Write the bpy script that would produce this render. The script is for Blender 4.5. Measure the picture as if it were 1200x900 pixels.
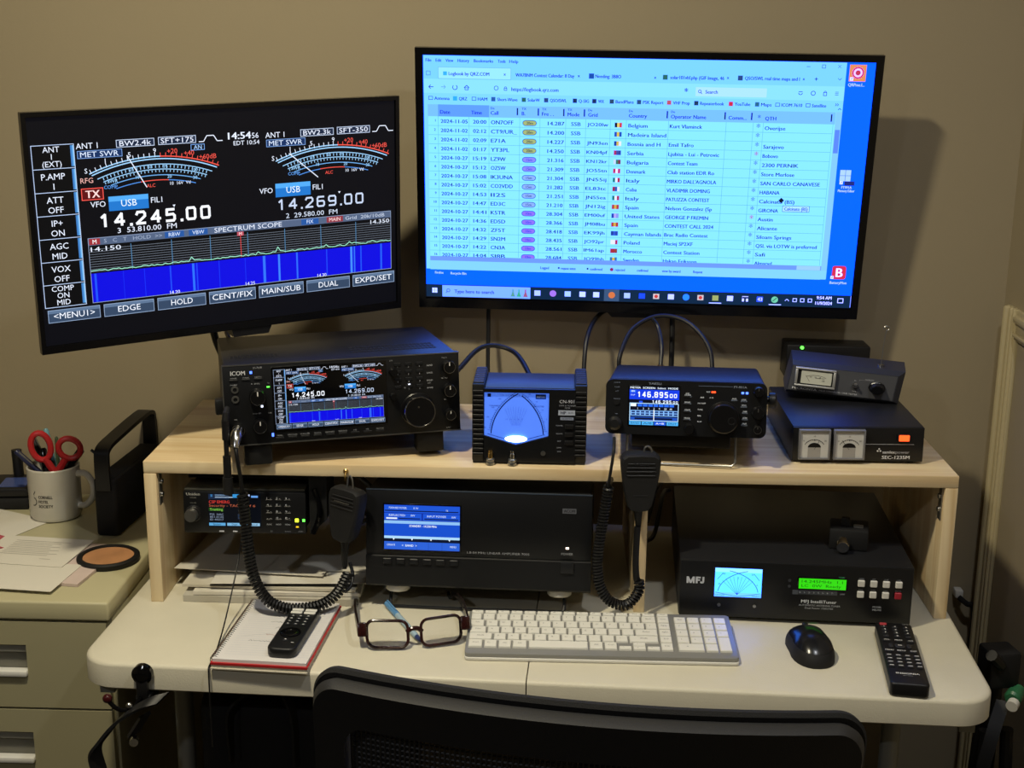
import bpy, bmesh, math, random
from mathutils import Vector, Matrix, Euler
random.seed(7)
scene = bpy.context.scene
for o in list(bpy.data.objects):
    bpy.data.objects.remove(o)
C = scene.collection
PI = math.pi
R = math.radians

# ---------------------------------------------------------------- camera
cam_d = bpy.data.cameras.new('camera')
cam_d.sensor_width = 36.0
cam_d.lens = 1586.0 / 1200.0 * 36.0
cam_d.clip_start = 0.02
cam = bpy.data.objects.new('camera', cam_d)
C.objects.link(cam)
def camera_matrix(loc, yaw, pitch, roll):
    fwd = Vector((-math.sin(yaw) * math.cos(pitch), math.cos(yaw) * math.cos(pitch), -math.sin(pitch)))
    right = Vector((math.cos(yaw), math.sin(yaw), 0))
    up = right.cross(fwd)
    r = right * math.cos(roll) + up * math.sin(roll)
    u = -right * math.sin(roll) + up * math.cos(roll)
    m = Matrix((r, u, -fwd)).transposed().to_4x4()
    m.translation = loc
    return m
cam.matrix_world = camera_matrix(Vector((0.0029, -1.8546, 1.5576)), 0.0298, 0.2521, 0.0095)
scene.camera = cam

# ---------------------------------------------------------------- world and exposure
world = bpy.data.worlds.new('world')
scene.world = world
world.use_nodes = True
world.node_tree.nodes['Background'].inputs[0].default_value = (1.0, 0.85, 0.65, 1)
world.node_tree.nodes['Background'].inputs[1].default_value = 0.02
vs = scene.view_settings
vs.view_transform = 'Standard'
vs.look = 'None'
vs.gamma = 1.0
vs.use_curve_mapping = False
vs.exposure = 0.0

WARM = (1.0, 0.90, 0.65)
COOL = (0.93, 0.96, 1.0)
DESK_LAMP_POWER = 25.0
SIDE_LAMP_POWER = 6.5
ROOM_LAMP_POWER = 8.0

# ---------------------------------------------------------------- materials
def lin(c):
    if isinstance(c, str):
        c = tuple(int(c[i:i + 2], 16) / 255 for i in (0, 2, 4))
    return tuple(x / 12.92 if x <= 0.04045 else ((x + 0.055) / 1.055) ** 2.4 for x in c)

MATS = {}
def mat(name, col, rough=0.5, metal=0.0, var=0.06, scale=40.0, bump=0.0, bscale=300.0, emit=0.0,
        trans=0.0, spec=0.5, coat=0.0, alpha=1.0, ior=1.45):
    if name in MATS:
        return MATS[name]
    m = bpy.data.materials.new(name)
    m.use_nodes = True
    nt = m.node_tree
    b = nt.nodes['Principled BSDF']
    c = lin(col)
    b.inputs['Roughness'].default_value = rough
    b.inputs['Metallic'].default_value = metal
    b.inputs['Specular IOR Level'].default_value = spec
    b.inputs['Coat Weight'].default_value = coat
    b.inputs['Transmission Weight'].default_value = trans
    b.inputs['IOR'].default_value = ior
    b.inputs['Alpha'].default_value = alpha
    tc = nt.nodes.new('ShaderNodeTexCoord')
    if var > 0:
        n = nt.nodes.new('ShaderNodeTexNoise')
        n.inputs['Scale'].default_value = scale
        n.inputs['Detail'].default_value = 4
        nt.links.new(tc.outputs['Object'], n.inputs['Vector'])
        mx = nt.nodes.new('ShaderNodeMix')
        mx.data_type = 'RGBA'
        mx.inputs[6].default_value = (*[x * (1 - var) for x in c], 1)
        mx.inputs[7].default_value = (*[min(1, x * (1 + var)) for x in c], 1)
        nt.links.new(n.outputs['Fac'], mx.inputs[0])
        nt.links.new(mx.outputs[2], b.inputs['Base Color'])
    else:
        b.inputs['Base Color'].default_value = (*c, 1)
    if bump > 0:
        n2 = nt.nodes.new('ShaderNodeTexNoise')
        n2.inputs['Scale'].default_value = bscale
        n2.inputs['Detail'].default_value = 2
        nt.links.new(tc.outputs['Object'], n2.inputs['Vector'])
        bp = nt.nodes.new('ShaderNodeBump')
        bp.inputs['Strength'].default_value = bump
        bp.inputs['Distance'].default_value = 0.001
        nt.links.new(n2.outputs['Fac'], bp.inputs['Height'])
        nt.links.new(bp.outputs['Normal'], b.inputs['Normal'])
    if emit > 0:
        b.inputs['Emission Color'].default_value = (*c, 1)
        b.inputs['Emission Strength'].default_value = emit
    MATS[name] = m
    return m

def pine(name, axis):
    """pine board; grain runs along the given axis"""
    m = bpy.data.materials.new(name)
    m.use_nodes = True
    nt = m.node_tree
    b = nt.nodes['Principled BSDF']
    b.inputs['Roughness'].default_value = 0.48
    tc = nt.nodes.new('ShaderNodeTexCoord')
    mp = nt.nodes.new('ShaderNodeMapping')
    s = [22.0, 22.0, 22.0]
    s[axis] = 1.3
    mp.inputs['Scale'].default_value = s
    nt.links.new(tc.outputs['Object'], mp.inputs['Vector'])
    n = nt.nodes.new('ShaderNodeTexNoise')
    n.inputs['Scale'].default_value = 1.6
    n.inputs['Detail'].default_value = 6
    n.inputs['Distortion'].default_value = 0.7
    nt.links.new(mp.outputs['Vector'], n.inputs['Vector'])
    rp = nt.nodes.new('ShaderNodeValToRGB')
    rp.color_ramp.elements[0].position = 0.33
    rp.color_ramp.elements[0].color = (*lin('cfb285'), 1)
    rp.color_ramp.elements[1].position = 0.66
    rp.color_ramp.elements[1].color = (*lin('ebd9b4'), 1)
    nt.links.new(n.outputs['Fac'], rp.inputs['Fac'])
    # knots
    mp2 = nt.nodes.new('ShaderNodeMapping')
    s2 = [9.0, 9.0, 9.0]
    s2[axis] = 4.5
    mp2.inputs['Scale'].default_value = s2
    nt.links.new(tc.outputs['Object'], mp2.inputs['Vector'])
    v = nt.nodes.new('ShaderNodeTexVoronoi')
    v.inputs['Scale'].default_value = 1.0
    nt.links.new(mp2.outputs['Vector'], v.inputs['Vector'])
    r2 = nt.nodes.new('ShaderNodeValToRGB')
    r2.color_ramp.elements[0].position = 0.06
    r2.color_ramp.elements[0].color = (0.75, 0.75, 0.75, 1)
    r2.color_ramp.elements[1].position = 0.13
    r2.color_ramp.elements[1].color = (0, 0, 0, 1)
    nt.links.new(v.outputs['Distance'], r2.inputs['Fac'])
    mx = nt.nodes.new('ShaderNodeMix')
    mx.data_type = 'RGBA'
    nt.links.new(r2.outputs['Color'], mx.inputs[0])
    nt.links.new(rp.outputs['Color'], mx.inputs[6])
    mx.inputs[7].default_value = (*lin('96693c'), 1)
    nt.links.new(mx.outputs[2], b.inputs['Base Color'])
    bp = nt.nodes.new('ShaderNodeBump')
    bp.inputs['Strength'].default_value = 0.15
    bp.inputs['Distance'].default_value = 0.001
    nt.links.new(n.outputs['Fac'], bp.inputs['Height'])
    nt.links.new(bp.outputs['Normal'], b.inputs['Normal'])
    return m

def col_mat(name, emit=0.0, sample=True, rough=0.3):
    """colour comes from the mesh's printed / displayed content attribute"""
    if name in MATS:
        return MATS[name]
    m = bpy.data.materials.new(name)
    m.use_nodes = True
    nt = m.node_tree
    b = nt.nodes['Principled BSDF']
    a = nt.nodes.new('ShaderNodeAttribute')
    a.attribute_name = 'Col'
    b.inputs['Roughness'].default_value = rough
    if emit > 0:
        b.inputs['Base Color'].default_value = (0.004, 0.004, 0.004, 1)
        b.inputs['Specular IOR Level'].default_value = 0.25
        nt.links.new(a.outputs['Color'], b.inputs['Emission Color'])
        b.inputs['Emission Strength'].default_value = emit
        if not sample:
            m.cycles.emission_sampling = 'NONE'
    else:
        nt.links.new(a.outputs['Color'], b.inputs['Base Color'])
    MATS[name] = m
    return m

# ---------------------------------------------------------------- mesh helpers
def tag(o, label=None, cat=None, group=None, kind=None):
    if label: o['label'] = label
    if cat: o['category'] = cat
    if group: o['group'] = group
    if kind: o['kind'] = kind
    return o

def empty(name, loc=(0, 0, 0), rot=(0, 0, 0), label=None, cat=None, group=None):
    o = bpy.data.objects.new(name, None)
    o.empty_display_size = 0.02
    C.objects.link(o)
    o.location = loc
    o.rotation_mode = 'ZXY' if False else 'XYZ'
    o.rotation_euler = rot
    return tag(o, label, cat, group)

def catmull(pts, n=8, closed=False):
    pts = [Vector(p) for p in pts]
    if len(pts) < 3:
        return pts
    out = []
    k = len(pts)
    rng = range(k if closed else k - 1)
    for i in rng:
        p1, p2 = pts[i], pts[(i + 1) % k]
        p0 = pts[i - 1] if (i > 0 or closed) else p1 * 2 - p2
        p3 = pts[(i + 2) % k] if (i + 2 < k or closed) else p2 * 2 - p1
        for j in range(n):
            t = j / n
            out.append(0.5 * ((2 * p1) + (p2 - p0) * t + (2 * p0 - 5 * p1 + 4 * p2 - p3) * t * t
                              + (3 * p1 - p0 - 3 * p2 + p3) * t ** 3))
    if not closed:
        out.append(pts[-1])
    return out

class MB:
    def __init__(s):
        s.v = []
        s.f = []
    def add(s, verts, faces):
        b = len(s.v)
        s.v += [Vector(v) for v in verts]
        s.f += [tuple(i + b for i in f) for f in faces]
        return s
    def box(s, x0, x1, y0, y1, z0, z1, bev=0.0, seg=2):
        vs_ = [(x0, y0, z0), (x1, y0, z0), (x1, y1, z0), (x0, y1, z0), (x0, y0, z1), (x1, y0, z1), (x1, y1, z1), (x0, y1, z1)]
        fs = [(0, 3, 2, 1), (4, 5, 6, 7), (0, 1, 5, 4), (1, 2, 6, 5), (2, 3, 7, 6), (3, 0, 4, 7)]
        if bev <= 0:
            return s.add(vs_, fs)
        bm = bmesh.new()
        bv = [bm.verts.new(v) for v in vs_]
        for f in fs:
            bm.faces.new([bv[i] for i in f])
        bmesh.ops.bevel(bm, geom=bm.edges[:], offset=bev, segments=seg, profile=0.5, affect='EDGES')
        bm.verts.index_update()
        s.add([v.co.copy() for v in bm.verts], [[v.index for v in f.verts] for f in bm.faces])
        bm.free()
        return s
    def frame(s, p0, p1):
        d = (Vector(p1) - Vector(p0))
        L = d.length
        d = d / L
        a = Vector((0, 0, 1)) if abs(d.z) < 0.9 else Vector((1, 0, 0))
        x = a.cross(d).normalized()
        y = d.cross(x)
        return Vector(p0), x, y, d, L
    def lathe(s, p0, p1, prof, seg=24, cap=True):
        """prof: (t along p0->p1 in metres, radius)"""
        o, x, y, d, L = s.frame(p0, p1)
        vs_ = []
        for t, r in prof:
            for k in range(seg):
                a = 2 * PI * k / seg
                vs_.append(o + d * t + x * (r * math.cos(a)) + y * (r * math.sin(a)))
        fs = []
        for i in range(len(prof) - 1):
            for k in range(seg):
                k2 = (k + 1) % seg
                fs.append((i * seg + k, i * seg + k2, (i + 1) * seg + k2, (i + 1) * seg + k))
        if cap:
            fs.append(tuple(reversed(range(seg))))
            fs.append(tuple(range((len(prof) - 1) * seg, len(prof) * seg)))
        return s.add(vs_, fs)
    def cyl(s, p0, p1, r, r2=None, seg=20, bev=0.0):
        L = (Vector(p1) - Vector(p0)).length
        r2 = r if r2 is None else r2
        if bev > 0:
            return s.lathe(p0, p1, [(0, r - bev), (bev, r), (L - bev, r2), (L, r2 - bev)], seg)
        return s.lathe(p0, p1, [(0, r), (L, r2)], seg)
    def tube(s, pts, r, seg=8, closed=False, radii=None):
        pts = [Vector(p) for p in pts]
        n = len(pts)
        vs_ = []
        prev = None
        for i, p in enumerate(pts):
            if closed:
                t = pts[(i + 1) % n] - pts[i - 1]
            else:
                t = pts[min(i + 1, n - 1)] - pts[max(i - 1, 0)]
            t = t.normalized() if t.length > 1e-9 else Vector((0, 0, 1))
            if prev is None:
                a = Vector((0, 0, 1)) if abs(t.z) < 0.9 else Vector((1, 0, 0))
                x = a.cross(t).normalized()
            else:
                x = (prev - t * prev.dot(t))
                x = x.normalized() if x.length > 1e-9 else prev
            prev = x
            y = t.cross(x)
            rr = radii[i] if radii else r
            for k in range(seg):
                an = 2 * PI * k / seg
                vs_.append(p + x * (rr * math.cos(an)) + y * (rr * math.sin(an)))
        fs = []
        for i in range(n if closed else n - 1):
            j = (i + 1) % n
            for k in range(seg):
                k2 = (k + 1) % seg
                fs.append((i * seg + k, i * seg + k2, j * seg + k2, j * seg + k))
        if not closed:
            fs.append(tuple(reversed(range(seg))))
            fs.append(tuple(range((n - 1) * seg, n * seg)))
        return s.add(vs_, fs)
    def strap(s, pts, w, t, wdir=(0, 1, 0)):
        """flat band of width w (along wdir) and thickness t following pts"""
        pts = [Vector(p) for p in pts]
        wd = Vector(wdir).normalized()
        vs_ = []
        n = len(pts)
        for i, p in enumerate(pts):
            tg = (pts[min(i + 1, n - 1)] - pts[max(i - 1, 0)]).normalized()
            nn = tg.cross(wd).normalized()
            for a, b in ((-1, -1), (1, -1), (1, 1), (-1, 1)):
                vs_.append(p + wd * (a * w / 2) + nn * (b * t / 2))
        fs = [(0, 1, 2, 3), tuple((n - 1) * 4 + k for k in (3, 2, 1, 0))]
        for i in range(n - 1):
            for k in range(4):
                k2 = (k + 1) % 4
                fs.append((i * 4 + k, (i + 1) * 4 + k, (i + 1) * 4 + k2, i * 4 + k2))
        return s.add(vs_, fs)
    def prism(s, poly, fn0, fn1):
        """poly of 2-D points, fn0 / fn1 map (u, v) to the two end planes"""
        n = len(poly)
        vs_ = [Vector(fn0(*p)) for p in poly] + [Vector(fn1(*p)) for p in poly]
        fs = [tuple(range(n)), tuple(reversed(range(n, 2 * n)))]
        for k in range(n):
            k2 = (k + 1) % n
            fs.append((k, k + n, k2 + n, k2))
        return s.add(vs_, fs)
    def plate(s, poly, z0, z1):
        return s.prism(poly, lambda u, v: (u, v, z0), lambda u, v: (u, v, z1))
    def front(s, poly, y0, y1):
        return s.prism(poly, lambda u, v: (u, y0, v), lambda u, v: (u, y1, v))
    def ball(s, c, r, seg=16, rings=10, sc=(1, 1, 1)):
        c = Vector(c)
        vs_ = [c + Vector((0, 0, r * sc[2]))]
        for i in range(1, rings):
            th = PI * i / rings
            for k in range(seg):
                a = 2 * PI * k / seg
                vs_.append(c + Vector((r * math.sin(th) * math.cos(a) * sc[0], r * math.sin(th) * math.sin(a) * sc[1], r * math.cos(th) * sc[2])))
        vs_.append(c - Vector((0, 0, r * sc[2])))
        fs = []
        for k in range(seg):
            fs.append((0, 1 + k, 1 + (k + 1) % seg))
        for i in range(rings - 2):
            for k in range(seg):
                a, b = 1 + i * seg + k, 1 + i * seg + (k + 1) % seg
                fs.append((a, a + seg, b + seg, b))
        L = len(vs_) - 1
        for k in range(seg):
            fs.append((L, L - seg + (k + 1) % seg, L - seg + k))
        return s.add(vs_, fs)
    def mesh(s, name, m, smooth=35):
        me = bpy.data.meshes.new(name)
        me.from_pydata([tuple(v) for v in s.v], [], s.f)
        bm = bmesh.new()
        bm.from_mesh(me)
        bmesh.ops.recalc_face_normals(bm, faces=bm.faces[:])
        bm.to_mesh(me)
        bm.free()
        if smooth:
            me.polygons.foreach_set('use_smooth', [True] * len(me.polygons))
            me.set_sharp_from_angle(angle=R(smooth))
        if m:
            me.materials.append(m)
        me.update()
        return me
    def build(s, name, m, parent=None, smooth=35, loc=(0, 0, 0), rot=(0, 0, 0)):
        o = bpy.data.objects.new(name, s.mesh(name, m, smooth))
        C.objects.link(o)
        o.parent = parent
        o.location = loc
        o.rotation_euler = rot
        return o

def inst(name, me, parent=None, loc=(0, 0, 0), rot=(0, 0, 0), scale=(1, 1, 1)):
    o = bpy.data.objects.new(name, me)
    C.objects.link(o)
    o.parent = parent
    o.location = loc
    o.rotation_euler = rot
    o.scale = scale
    return o

def rrect(x0, x1, y0, y1, r, n=5):
    """rounded rectangle outline"""
    out = []
    for cx, cy, a0 in ((x1 - r, y1 - r, 0), (x0 + r, y1 - r, 90), (x0 + r, y0 + r, 180), (x1 - r, y0 + r, 270)):
        for k in range(n + 1):
            a = R(a0 + 90 * k / n)
            out.append((cx + r * math.cos(a), cy + r * math.sin(a)))
    return out

def softplate(poly, z0, z1, e=0.002, seg=3):
    """plate with rounded-over top and bottom rims (poly scaled inward about its centre)"""
    mb = MB()
    n = len(poly)
    cx = sum(p[0] for p in poly) / n
    cy = sum(p[1] for p in poly) / n
    xs = max(abs(p[0] - cx) for p in poly)
    ys = max(abs(p[1] - cy) for p in poly)
    rings = []
    for k in range(seg + 1):
        a = PI / 2 * k / seg
        rings.append((z0 + e * (1 - math.sin(a)), e * (1 - math.cos(a))))
    rings = [(z0 + e * (1 - math.sin(PI / 2 * (1 - k / seg))), e * (1 - math.cos(PI / 2 * (1 - k / seg)))) for k in range(seg + 1)]
    rings = [(z, i) for z, i in rings]
    up = [(z1 - (z - z0), i) for z, i in reversed(rings)]
    allr = rings + up
    vs_ = []
    for z, ins in allr:
        for p in poly:
            vs_.append((cx + (p[0] - cx) * (1 - ins / xs), cy + (p[1] - cy) * (1 - ins / ys), z))
    fs = [tuple(reversed(range(n)))]
    for i in range(len(allr) - 1):
        for k in range(n):
            k2 = (k + 1) % n
            fs.append((i * n + k, i * n + k2, (i + 1) * n + k2, (i + 1) * n + k))
    fs.append(tuple(range((len(allr) - 1) * n, len(allr) * n)))
    return mb.add(vs_, fs)

def coil(path, rc, rw, pitch, seg=10, wseg=5):
    """helix of wire radius rw and coil radius rc around a path"""
    p = catmull(path, 14)
    L = [0]
    for i in range(1, len(p)):
        L.append(L[-1] + (p[i] - p[i - 1]).length)
    turns = L[-1] / pitch
    n = int(turns * seg)
    out = []
    prev = None
    j = 0
    for i in range(n + 1):
        s_ = L[-1] * i / n
        while j < len(L) - 2 and L[j + 1] < s_:
            j += 1
        t = (s_ - L[j]) / max(1e-9, L[j + 1] - L[j])
        q = p[j].lerp(p[j + 1], t)
        tg = (p[j + 1] - p[j]).normalized()
        if prev is None:
            a = Vector((0, 1, 0)) if abs(tg.y) < 0.9 else Vector((1, 0, 0))
            x = a.cross(tg).normalized()
        else:
            x = (prev - tg * prev.dot(tg)).normalized()
        prev = x
        y = tg.cross(x)
        an = 2 * PI * i / seg
        out.append(q + x * (rc * math.cos(an)) + y * (rc * math.sin(an)))
    mb = MB()
    mb.tube(out, rw, wseg)
    return mb

# ---------------------------------------------------------------- flat print and displays
TEXTS = []          # pending (canvas, args)
class Canvas:
    """flat marks on a panel, in millimetres from its top-left corner (x right, y down)"""
    ALL = []
    def __init__(s, parent, ox, oz, y=-0.0004, k=0.001, fn=None, emit=0.0, bg='display_background', fg='display_content', rough=0.3, gain=(1, 1, 1)):
        s.parent, s.ox, s.oz, s.y, s.k, s.emit, s.fn = parent, ox, oz, y, k, emit, fn
        s.bgname, s.fgname, s.rough, s.gain = bg, fg, rough, gain
        s.big = ([], [], [])
        s.small = ([], [], [])
        s.tx = s.ty = 0.0
        s.ts = 1.0
        s.tsy = 1.0
        Canvas.ALL.append(s)
    def tr(s, tx, ty, ts, tsy=None):
        s.tx, s.ty, s.ts, s.tsy = tx, ty, ts, ts if tsy is None else tsy
        return s
    def P(s, x, y, layer):
        x = s.tx + x * s.ts
        y = s.ty + y * s.tsy
        if s.fn:
            return s.fn(x, y, layer)
        return (s.ox + x * s.k, s.y - layer * 0.00012, s.oz - y * s.k)
    def face(s, pts, col, layer, big=False):
        V_, F_, K_ = s.big if big else s.small
        b = len(V_)
        V_ += [s.P(x, y, layer) for x, y in pts]
        F_.append(tuple(range(b, b + len(pts))))
        K_.append(lin(col))
    def rect(s, x, y, w, h, col, layer=1, big=None):
        if big is None:
            big = (w * s.ts * h * s.tsy) > 250
        s.face([(x, y + h), (x + w, y + h), (x + w, y), (x, y)], col, layer, big)
    def box(s, x, y, w, h, col, t=0.6, layer=2):
        s.rect(x, y, w, t, col, layer, False)
        s.rect(x, y + h - t, w, t, col, layer, False)
        s.rect(x, y + t, t, h - 2 * t, col, layer, False)
        s.rect(x + w - t, y + t, t, h - 2 * t, col, layer, False)
    def line(s, x1, y1, x2, y2, t, col, layer=2):
        dx, dy = x2 - x1, y2 - y1
        L = math.hypot(dx, dy) or 1e-9
        nx, ny = -dy / L * t / 2, dx / L * t / 2
        s.face([(x1 + nx, y1 + ny), (x2 + nx, y2 + ny), (x2 - nx, y2 - ny), (x1 - nx, y1 - ny)], col, layer)
    def pline(s, pts, t, col, layer=2):
        for a, b in zip(pts, pts[1:]):
            s.line(*a, *b, t, col, layer)
    def poly(s, pts, col, layer=2):
        s.face(pts, col, layer)
    def disc(s, x, y, r, col, layer=2, n=14, ry=None):
        ry = r if ry is None else ry
        s.face([(x + r * math.cos(-2 * PI * k / n), y + ry * math.sin(-2 * PI * k / n)) for k in range(n)], col, layer)
    def ring(s, x, y, r, t, col, layer=2, a0=0, a1=360, n=20):
        p = [(x + r * math.cos(R(a0 + (a1 - a0) * k / n)), y + r * math.sin(R(a0 + (a1 - a0) * k / n))) for k in range(n + 1)]
        s.pline(p, t, col, layer)
    def text(s, x, y, st, h, col, w=None, a='l', layer=3, bold=False):
        TEXTS.append((s, x, y, st, h, col, w, a, layer, bold, (s.tx, s.ty, s.ts, s.tsy)))
    def digits(s, x, y, st, h, w, t, col, layer=3):
        """squared display numerals drawn as strokes; y is the centre line"""
        G = {'0': [(0.12, 0), (0.88, 0), (1, 0.14), (1, 0.86), (0.88, 1), (0.12, 1), (0, 0.86), (0, 0.14), (0.12, 0)],
             '1': [(0.25, 0.22), (0.62, 0), (0.62, 1)],
             '2': [(0, 0.2), (0.14, 0), (0.86, 0), (1, 0.16), (1, 0.38), (0, 1), (1, 1)],
             '4': [(0.78, 1), (0.78, 0), (0, 0.7), (1.05, 0.7)],
             '5': [(0.95, 0), (0.08, 0), (0.05, 0.45), (0.82, 0.42), (1, 0.56), (1, 0.86), (0.86, 1), (0, 1)],
             '6': [(0.95, 0), (0.14, 0), (0, 0.16), (0, 0.86), (0.14, 1), (0.86, 1), (1, 0.86), (1, 0.58), (0.86, 0.45), (0.05, 0.45)],
             '8': [(0.14, 0), (0.86, 0), (1, 0.14), (1, 0.34), (0.86, 0.47), (0.14, 0.47), (0, 0.62), (0, 0.86), (0.14, 1), (0.86, 1), (1, 0.86), (1, 0.62), (0.86, 0.47), (0.14, 0.47), (0, 0.34), (0, 0.14), (0.14, 0)],
             '9': [(0.05, 1), (0.86, 1), (1, 0.84), (1, 0.14), (0.86, 0), (0.14, 0), (0, 0.14), (0, 0.42), (0.14, 0.55), (0.95, 0.55)]}
        units = sum(0.42 if ch == '.' else 1.0 for ch in st)
        cw = w / units
        for ch in st:
            if ch == '.':
                s.rect(x + cw * 0.21 - t * 0.55, y + h / 2 - t * 0.9, t * 1.1, t * 1.1, col, layer, False)
                x += cw * 0.42
                continue
            gw = cw * 0.72 - t
            p = [(x + t / 2 + cw * 0.08 + a * gw, y - h / 2 + t / 2 + b * (h - t)) for a, b in G[ch]]
            for (ax, ay), (bx, by) in zip(p, p[1:]):
                L = math.hypot(bx - ax, by - ay) or 1e-9
                ex, ey = (bx - ax) / L * t * 0.3, (by - ay) / L * t * 0.3
                s.line(ax - ex, ay - ey, bx + ex, by + ey, t, col, layer)
            x += cw
    @staticmethod
    def flush():
        tmp = bpy.data.collections.new('tmp')
        C.children.link(tmp)
        cache = {}
        for t in TEXTS:
            key = (t[3], t[9])
            if key not in cache:
                cu = bpy.data.curves.new('t', 'FONT')
                cu.body = t[3]
                cu.size = 1.0
                cu.resolution_u = 2
                ob = bpy.data.objects.new('t', cu)
                tmp.objects.link(ob)
                cache[key] = ob
        cu = bpy.data.curves.new('t', 'FONT')
        cu.body = 'H'
        ref = bpy.data.objects.new('t', cu)
        tmp.objects.link(ref)
        bpy.context.view_layer.update()
        dg = bpy.context.evaluated_depsgraph_get()
        def geo(ob):
            e = ob.evaluated_get(dg)
            me = e.to_mesh()
            g = ([tuple(v.co) for v in me.vertices], [tuple(p.vertices) for p in me.polygons])
            e.to_mesh_clear()
            return g
        cap = max(v[1] for v in geo(ref)[0])
        G = {}
        for k_, ob in cache.items():
            G[k_] = geo(ob)
        for (cv, x, y, st, h, col, w, a, layer, bold, T) in TEXTS:
            V_, F_ = G[(st, bold)]
            if not V_:
                continue
            cv.tx, cv.ty, cv.ts, cv.tsy = T
            x0 = min(v[0] for v in V_)
            x1 = max(v[0] for v in V_)
            sy = h / cap
            sx = sy if w is None else w / max(1e-6, x1 - x0)
            W = (x1 - x0) * sx
            off = x - x0 * sx - (0 if a == 'l' else W / 2 if a == 'c' else W)
            vv, ff, kk = cv.small
            b = len(vv)
            vv += [cv.P(off + v[0] * sx, y + h / 2 - v[1] * sy, layer) for v in V_]
            lc = lin(col)
            for f in F_:
                ff.append(tuple(i + b for i in f))
                kk.append(lc)
            if bold:                      # heavier strokes: the same glyphs again, a hair to the right
                b = len(vv)
                vv += [cv.P(off + v[0] * sx + h * 0.075, y + h / 2 - v[1] * sy, layer + 0.3) for v in V_]
                for f in F_:
                    ff.append(tuple(i + b for i in f))
                    kk.append(lc)
        for ob in list(tmp.objects):
            d = ob.data
            bpy.data.objects.remove(ob)
            bpy.data.curves.remove(d)
        C.children.unlink(tmp)
        bpy.data.collections.remove(tmp)
        for cv in Canvas.ALL:
            for (V_, F_, K_), nm, big in ((cv.big, cv.bgname, True), (cv.small, cv.fgname, False)):
                if not F_:
                    continue
                me = bpy.data.meshes.new(nm)
                me.from_pydata(V_, [], F_)
                at = me.color_attributes.new('Col', 'FLOAT_COLOR', 'CORNER')
                dat = []
                for f, k_ in zip(F_, K_):
                    dat += [k_[0] * cv.gain[0], k_[1] * cv.gain[1], k_[2] * (1 + (cv.gain[2] - 1) * min(1.0, max(0.0, (k_[2] - 0.5) / 0.25))), 1.0] * len(f)
                at.data.foreach_set('color', dat)
                if cv.emit > 0:
                    m = col_mat('display_%s_%.2f' % ('panel' if big else 'marks', cv.emit), cv.emit, big)
                else:
                    m = col_mat('printed_ink_%.1f' % cv.rough, rough=cv.rough)
                me.materials.append(m)
                o = bpy.data.objects.new(nm, me)
                C.objects.link(o)
                o.parent = cv.parent
                if not big:
                    o['kind'] = 'stuff'      # marks too small to pick apart one by one

def knob(parent, x, z, r, d, m, ring=None, name='knob', y=0.0, pointer=None, seg=24, taper=0.93, grip=False):
    """rotary knob standing out of a front panel towards -y"""
    mb = MB()
    mb.lathe((x, y, z), (x, y - d, z), [(0, r * 1.02), (d * 0.15, r * 1.02), (d * 0.2, r * 0.97), (d * 0.88, r * taper), (d, r * (taper - 0.08))], seg)
    k = mb.build(name, m, parent)
    if ring:
        MB().lathe((x, y - d, z), (x, y - d - 0.0008, z), [(0, r * taper * 1.0), (0.0008, r * taper * 0.985), (0.0008, r * taper * 0.93), (0, r * taper * 0.91)], seg, cap=False).build('knob_ring', ring, k)
    if pointer:
        MB().box(x - r * 0.07, x + r * 0.07, y - d - 0.0009, y - d + 0.0005, z + r * 0.25, z + r * 0.8).build('pointer', pointer, k)
    return k

# ================================================================ materials used
WALL_COL = '9c8f75'
m_wall = mat('wall_paint', WALL_COL, 0.75, var=0.03, scale=3, bump=0.12, bscale=220)
m_ceil = mat('ceiling_paint', 'b4afa4', 0.85, var=0.02, scale=4)
m_carpet = mat('carpet', '4a4438', 0.95, var=0.25, scale=90, bump=0.8, bscale=500)
m_trim = mat('trim_paint', 'b9ab86', 0.45, var=0.03, scale=6)
m_white_pl = mat('table_plastic', 'cfc9b6', 0.42, var=0.04, scale=25, bump=0.25, bscale=420)
m_greysteel = mat('grey_steel', '8a8a84', 0.4, 0.3, var=0.05)
m_black = mat('black_plastic', '141416', 0.42, var=0.15, scale=60)
m_blackm = mat('matte_black', '101012', 0.7, var=0.2, scale=80, bump=0.15, bscale=700)
m_case = mat('black_case_paint', '1b1c20', 0.42, var=0.1, scale=50, bump=0.12, bscale=900)
m_panel = mat('black_panel', '101114', 0.38, var=0.1, scale=30)
m_gloss = mat('gloss_black', '08080a', 0.12, var=0.0)
m_rubber = mat('black_rubber', '0d0d0e', 0.6, var=0.15, scale=60)
m_cord = mat('black_cord', '0e0e10', 0.45, var=0.1)
m_chrome = mat('chrome', 'c8c8c8', 0.18, 1.0, var=0.02)
m_steel = mat('steel', '9a9a98', 0.3, 0.9, var=0.05)
m_brass = mat('brass', 'c9a765', 0.28, 1.0, var=0.05)
m_whitepaint = mat('white_plastic', 'd8d6d0', 0.45, var=0.03)
m_paper = mat('white_paper', 'd5d0c4', 0.8, var=0.03, scale=12)
m_paper2 = mat('aged_paper', 'c8c1b0', 0.8, var=0.04, scale=12)
m_red = mat('red_cover', 'b02024', 0.5, var=0.05)
m_glass = mat('clear_lens', 'ffffff', 0.02, trans=1.0, var=0.0, ior=1.2)
m_screen = mat('dark_screen_glass', '050507', 0.12, var=0.0)
pine_x = pine('pine_board_long', 0)
pine_z = pine('pine_board_upright', 2)

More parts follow.
